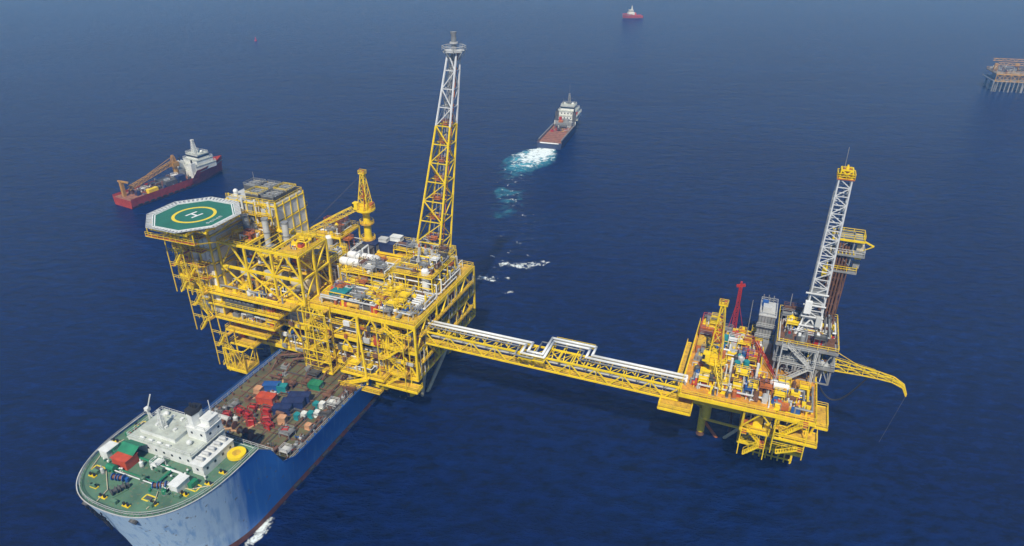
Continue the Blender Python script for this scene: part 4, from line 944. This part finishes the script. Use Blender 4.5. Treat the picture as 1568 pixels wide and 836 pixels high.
# ================================================================== SEA
def sea_material():
    m,nt,out=new_mat('sea_water'); N=nt.nodes;L=nt.links
    b=N.new('ShaderNodeBsdfPrincipled'); L.new(b.outputs[0],out.inputs[0])
    b.inputs['IOR'].default_value=1.33; b.inputs['Roughness'].default_value=.25; b.inputs['Specular IOR Level'].default_value=.12
    tc=N.new('ShaderNodeTexCoord')
    def noise(sc,det,rough,rot=0,sx=1,sy=1):
        mp=N.new('ShaderNodeMapping'); mp.inputs['Rotation'].default_value=(0,0,rot); mp.inputs['Scale'].default_value=(sx,sy,1); L.new(tc.outputs['Object'],mp.inputs[0])
        n=N.new('ShaderNodeTexNoise'); n.inputs['Scale'].default_value=sc; n.inputs['Detail'].default_value=det; n.inputs['Roughness'].default_value=rough; L.new(mp.outputs[0],n.inputs['Vector']); return n
    n1=noise(.19,7,.66,.35,1,2.0); n2=noise(.05,3,.5,.3,1,2.2); n3=noise(.9,4,.6,.2,1,1.4)
    def madd(a,k,c=None):
        q=N.new('ShaderNodeMath'); q.operation='MULTIPLY_ADD'; L.new(a,q.inputs[0]); q.inputs[1].default_value=k
        if c: L.new(c,q.inputs[2])
        else: q.inputs[2].default_value=0
        return q.outputs[0]
    h=madd(n1.outputs[0],2.8); h=madd(n2.outputs[0],3.,h); h=madd(n3.outputs[0],.3,h)
    bp=N.new('ShaderNodeBump'); bp.inputs['Strength'].default_value=1.; bp.inputs['Distance'].default_value=1.; L.new(h,bp.inputs['Height']); L.new(bp.outputs[0],b.inputs['Normal'])
    n4=noise(.006,5,.6,.2,1,2.5)
    r=N.new('ShaderNodeMapRange'); r.inputs[1].default_value=.35;r.inputs[2].default_value=.68; L.new(n4.outputs[0],r.inputs[0])
    mx=N.new('ShaderNodeMix'); mx.data_type='RGBA'; mx.inputs[6].default_value=(.0006,.0072,.054,1); mx.inputs[7].default_value=(.0010,.0135,.076,1); L.new(r.outputs[0],mx.inputs[0])
    # ripple light and shade painted into the base colour: crests lighter, troughs darker
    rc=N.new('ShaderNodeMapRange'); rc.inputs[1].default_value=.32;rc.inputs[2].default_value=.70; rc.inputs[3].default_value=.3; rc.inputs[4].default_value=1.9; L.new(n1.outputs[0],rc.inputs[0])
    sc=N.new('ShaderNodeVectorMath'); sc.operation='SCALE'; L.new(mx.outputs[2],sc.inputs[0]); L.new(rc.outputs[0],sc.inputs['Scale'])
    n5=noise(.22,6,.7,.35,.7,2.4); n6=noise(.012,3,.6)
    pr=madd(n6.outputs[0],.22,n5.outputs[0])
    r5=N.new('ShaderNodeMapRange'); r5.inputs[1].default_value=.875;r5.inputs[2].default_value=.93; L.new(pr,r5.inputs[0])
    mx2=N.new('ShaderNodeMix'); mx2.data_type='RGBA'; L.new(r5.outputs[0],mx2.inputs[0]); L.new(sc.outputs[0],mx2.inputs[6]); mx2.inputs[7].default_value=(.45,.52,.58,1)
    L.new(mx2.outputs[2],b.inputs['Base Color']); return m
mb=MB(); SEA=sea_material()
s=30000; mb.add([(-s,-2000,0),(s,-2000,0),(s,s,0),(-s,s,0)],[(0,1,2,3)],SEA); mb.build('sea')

def foam_mat(name,col,th0,th1,scale,dens=1.):
    m,nt,out=new_mat(name); N=nt.nodes;L=nt.links
    b=N.new('ShaderNodeBsdfPrincipled'); b.inputs['Roughness'].default_value=.6; b.inputs['Base Color'].default_value=(*col,1)
    tr=N.new('ShaderNodeBsdfTransparent'); mxs=N.new('ShaderNodeMixShader'); L.new(tr.outputs[0],mxs.inputs[1]); L.new(b.outputs[0],mxs.inputs[2]); L.new(mxs.outputs[0],out.inputs[0])
    tc=N.new('ShaderNodeTexCoord'); n=N.new('ShaderNodeTexNoise'); n.inputs['Scale'].default_value=scale; n.inputs['Detail'].default_value=8; n.inputs['Roughness'].default_value=.68; n.inputs['Distortion'].default_value=.6
    L.new(tc.outputs['Object'],n.inputs['Vector'])
    at=N.new('ShaderNodeAttribute'); at.attribute_name='fade'
    ad=N.new('ShaderNodeMath'); ad.operation='MULTIPLY_ADD'; L.new(at.outputs['Fac'],ad.inputs[0]); ad.inputs[1].default_value=.5; L.new(n.outputs[0],ad.inputs[2])
    r=N.new('ShaderNodeMapRange'); r.inputs[1].default_value=th0; r.inputs[2].default_value=th1; r.inputs[4].default_value=dens; L.new(ad.outputs[0],r.inputs[0]); L.new(r.outputs[0],mxs.inputs[0])
    return m
def foam_patch(name,path,mat,z,segs=10):
    vs=[];fd=[];F=[]
    for (x,y,w,s),(nx,ny) in zip(path,[((path[min(i+1,len(path)-1)][0]-path[max(i-1,0)][0]),(path[min(i+1,len(path)-1)][1]-path[max(i-1,0)][1])) for i in range(len(path))]):
        l=math.hypot(nx,ny); ax,ay=-ny/l,nx/l
        for k in range(segs+1):
            t=k/segs*2-1; vs.append((x+ax*w*t,y+ay*w*t,z)); fd.append(s*(1-t*t)-(.35 if abs(t)>.99 else 0))
    n=segs+1
    for i in range(len(path)-1):
        for k in range(segs): a=i*n+k; F.append((a,a+1,a+n+1,a+n))
    me=bpy.data.meshes.new(name); me.from_pydata(vs,[],F); me.materials.append(mat)
    at=me.attributes.new('fade','FLOAT','POINT'); at.data.foreach_set('value',fd)
    o=bpy.data.objects.new(name,me); scene.collection.objects.link(o)
    if me.polygons[0].normal.z<0: me.flip_normals()
    return o
TURQ=foam_mat('aerated_turquoise_water',(.06,.40,.54),.62,1.05,.11,.9); FOAM=foam_mat('white_foam',(.72,.82,.86),.78,.94,.32)
wk=empty('ship_wake',(0,0,0))
a=foam_patch('aerated_water',[(21,386,7,.8),(17,379,11,1.05),(12,369,16,1.),(7,358,16,.8),(2,345,12,.4),(0,330,10,.22),(-2,312,11,.36),(-3,298,10,.26),(-4,280,9,.05),(-6,262,8,-.1)],TURQ,.05); a.parent=wk
a=foam_patch('surface_foam',[(21,386,7,.9),(17,379,12,1.08),(12,369,17,.92),(7,358,16,.68),(2,345,13,.42),(0,330,12,.36),(-1,312,13,.46),(-2,298,12,.4),(4,280,22,.3),(6,262,24,.36),(0,245,24,.34),(-6,228,12,.2),(-8,220,10,0)],FOAM,.10); a.parent=wk
FOAM2=foam_mat('white_foam_fine',(.70,.78,.8),.82,.97,.35)
wf=empty('breaking_wave_foam',(0,0,0))
def wpath(p): return [(*Mw(x,y).xy,w,s) for x,y,w,s in p]
for nm,p in (('hull_foam',wpath([(-14,-58,1,.0),(-13.8,-52,2.2,.8),(-13.9,-47,2.6,.9),(-14.1,-42,1.8,.6),(-14.3,-34,1,.3),(-14.3,-20,1,.2)])),
             ('platform_foam',[(-12,231,3,.2),(-3,238,4.5,.74),(6,236,5,.78),(14,240,4.5,.62),(22,238,3,.0)]),
             ('platform_foam_2',[(-20,222,3,.2),(-12,226,4,.74),(-2,226,3,.6),(5,222,2,.1)]),
             ('platform_foam_3',[(-14,212,2,.1),(-6,214,3,.6),(3,216,3,.4),(8,214,2,.0)]),
             ('leg_foam',wpath([(-12,4,2,.3),(-7,5,2.4,.6),(-2,6,2,.3)])),
             ('vessel_foam',[(-150,352,2,.0),(-156,338,2.4,.7),(-164,322,2.2,.5),(-171,305,2,.6),(-176,293,2,0)])):
    a=foam_patch(nm,p,FOAM2,.15); a.parent=wf

# ---------------- marine haze: one real homogeneous layer of air resting on the sea
m,nt,out=new_mat('marine_haze'); vsn=nt.nodes.new('ShaderNodeVolumeScatter'); vsn.inputs['Color'].default_value=(.17,.43,1,1); vsn.inputs['Density'].default_value=.00048; vsn.inputs['Anisotropy'].default_value=0
nt.links.new(vsn.outputs[0],out.inputs['Volume']); mb=MB(); mb.box(-2500,2500,-300,3500,-5,160,m); mb.build('marine_haze')

# ================================================================== LIGHT, WORLD, CAMERA
sd=Vector((-.12,-.74,.95)).normalized(); el=math.asin(sd.z); az=math.atan2(sd.x,sd.y)
sun=bpy.data.lights.new('sun','SUN'); sun.energy=4.9; sun.angle=math.radians(.55); sun.color=(1,.965,.9)
so=bpy.data.objects.new('sun',sun); so.rotation_euler=sd.to_track_quat('Z','Y').to_euler(); scene.collection.objects.link(so)
w=bpy.data.worlds.new('World'); scene.world=w; w.use_nodes=True; nt=w.node_tree
bg=nt.nodes['Background']; sky=nt.nodes.new('ShaderNodeTexSky'); sky.sky_type='NISHITA'; sky.sun_disc=False; sky.sun_elevation=el; sky.sun_rotation=az
sky.air_density=1.0; sky.dust_density=.1; sky.ozone_density=6
nt.links.new(sky.outputs[0],bg.inputs[0]); bg.inputs[1].default_value=.095
cam=bpy.data.cameras.new('camera'); cam.sensor_width=36; cam.lens=36*1060/1568; cam.clip_end=60000; cam.clip_start=1
co=bpy.data.objects.new('camera',cam); co.location=(0,0,120); co.rotation_euler=(math.radians(90-27.5),0,0); scene.collection.objects.link(co); scene.camera=co
scene.view_settings.view_transform='Standard'; scene.view_settings.look='None'; scene.view_settings.exposure=0
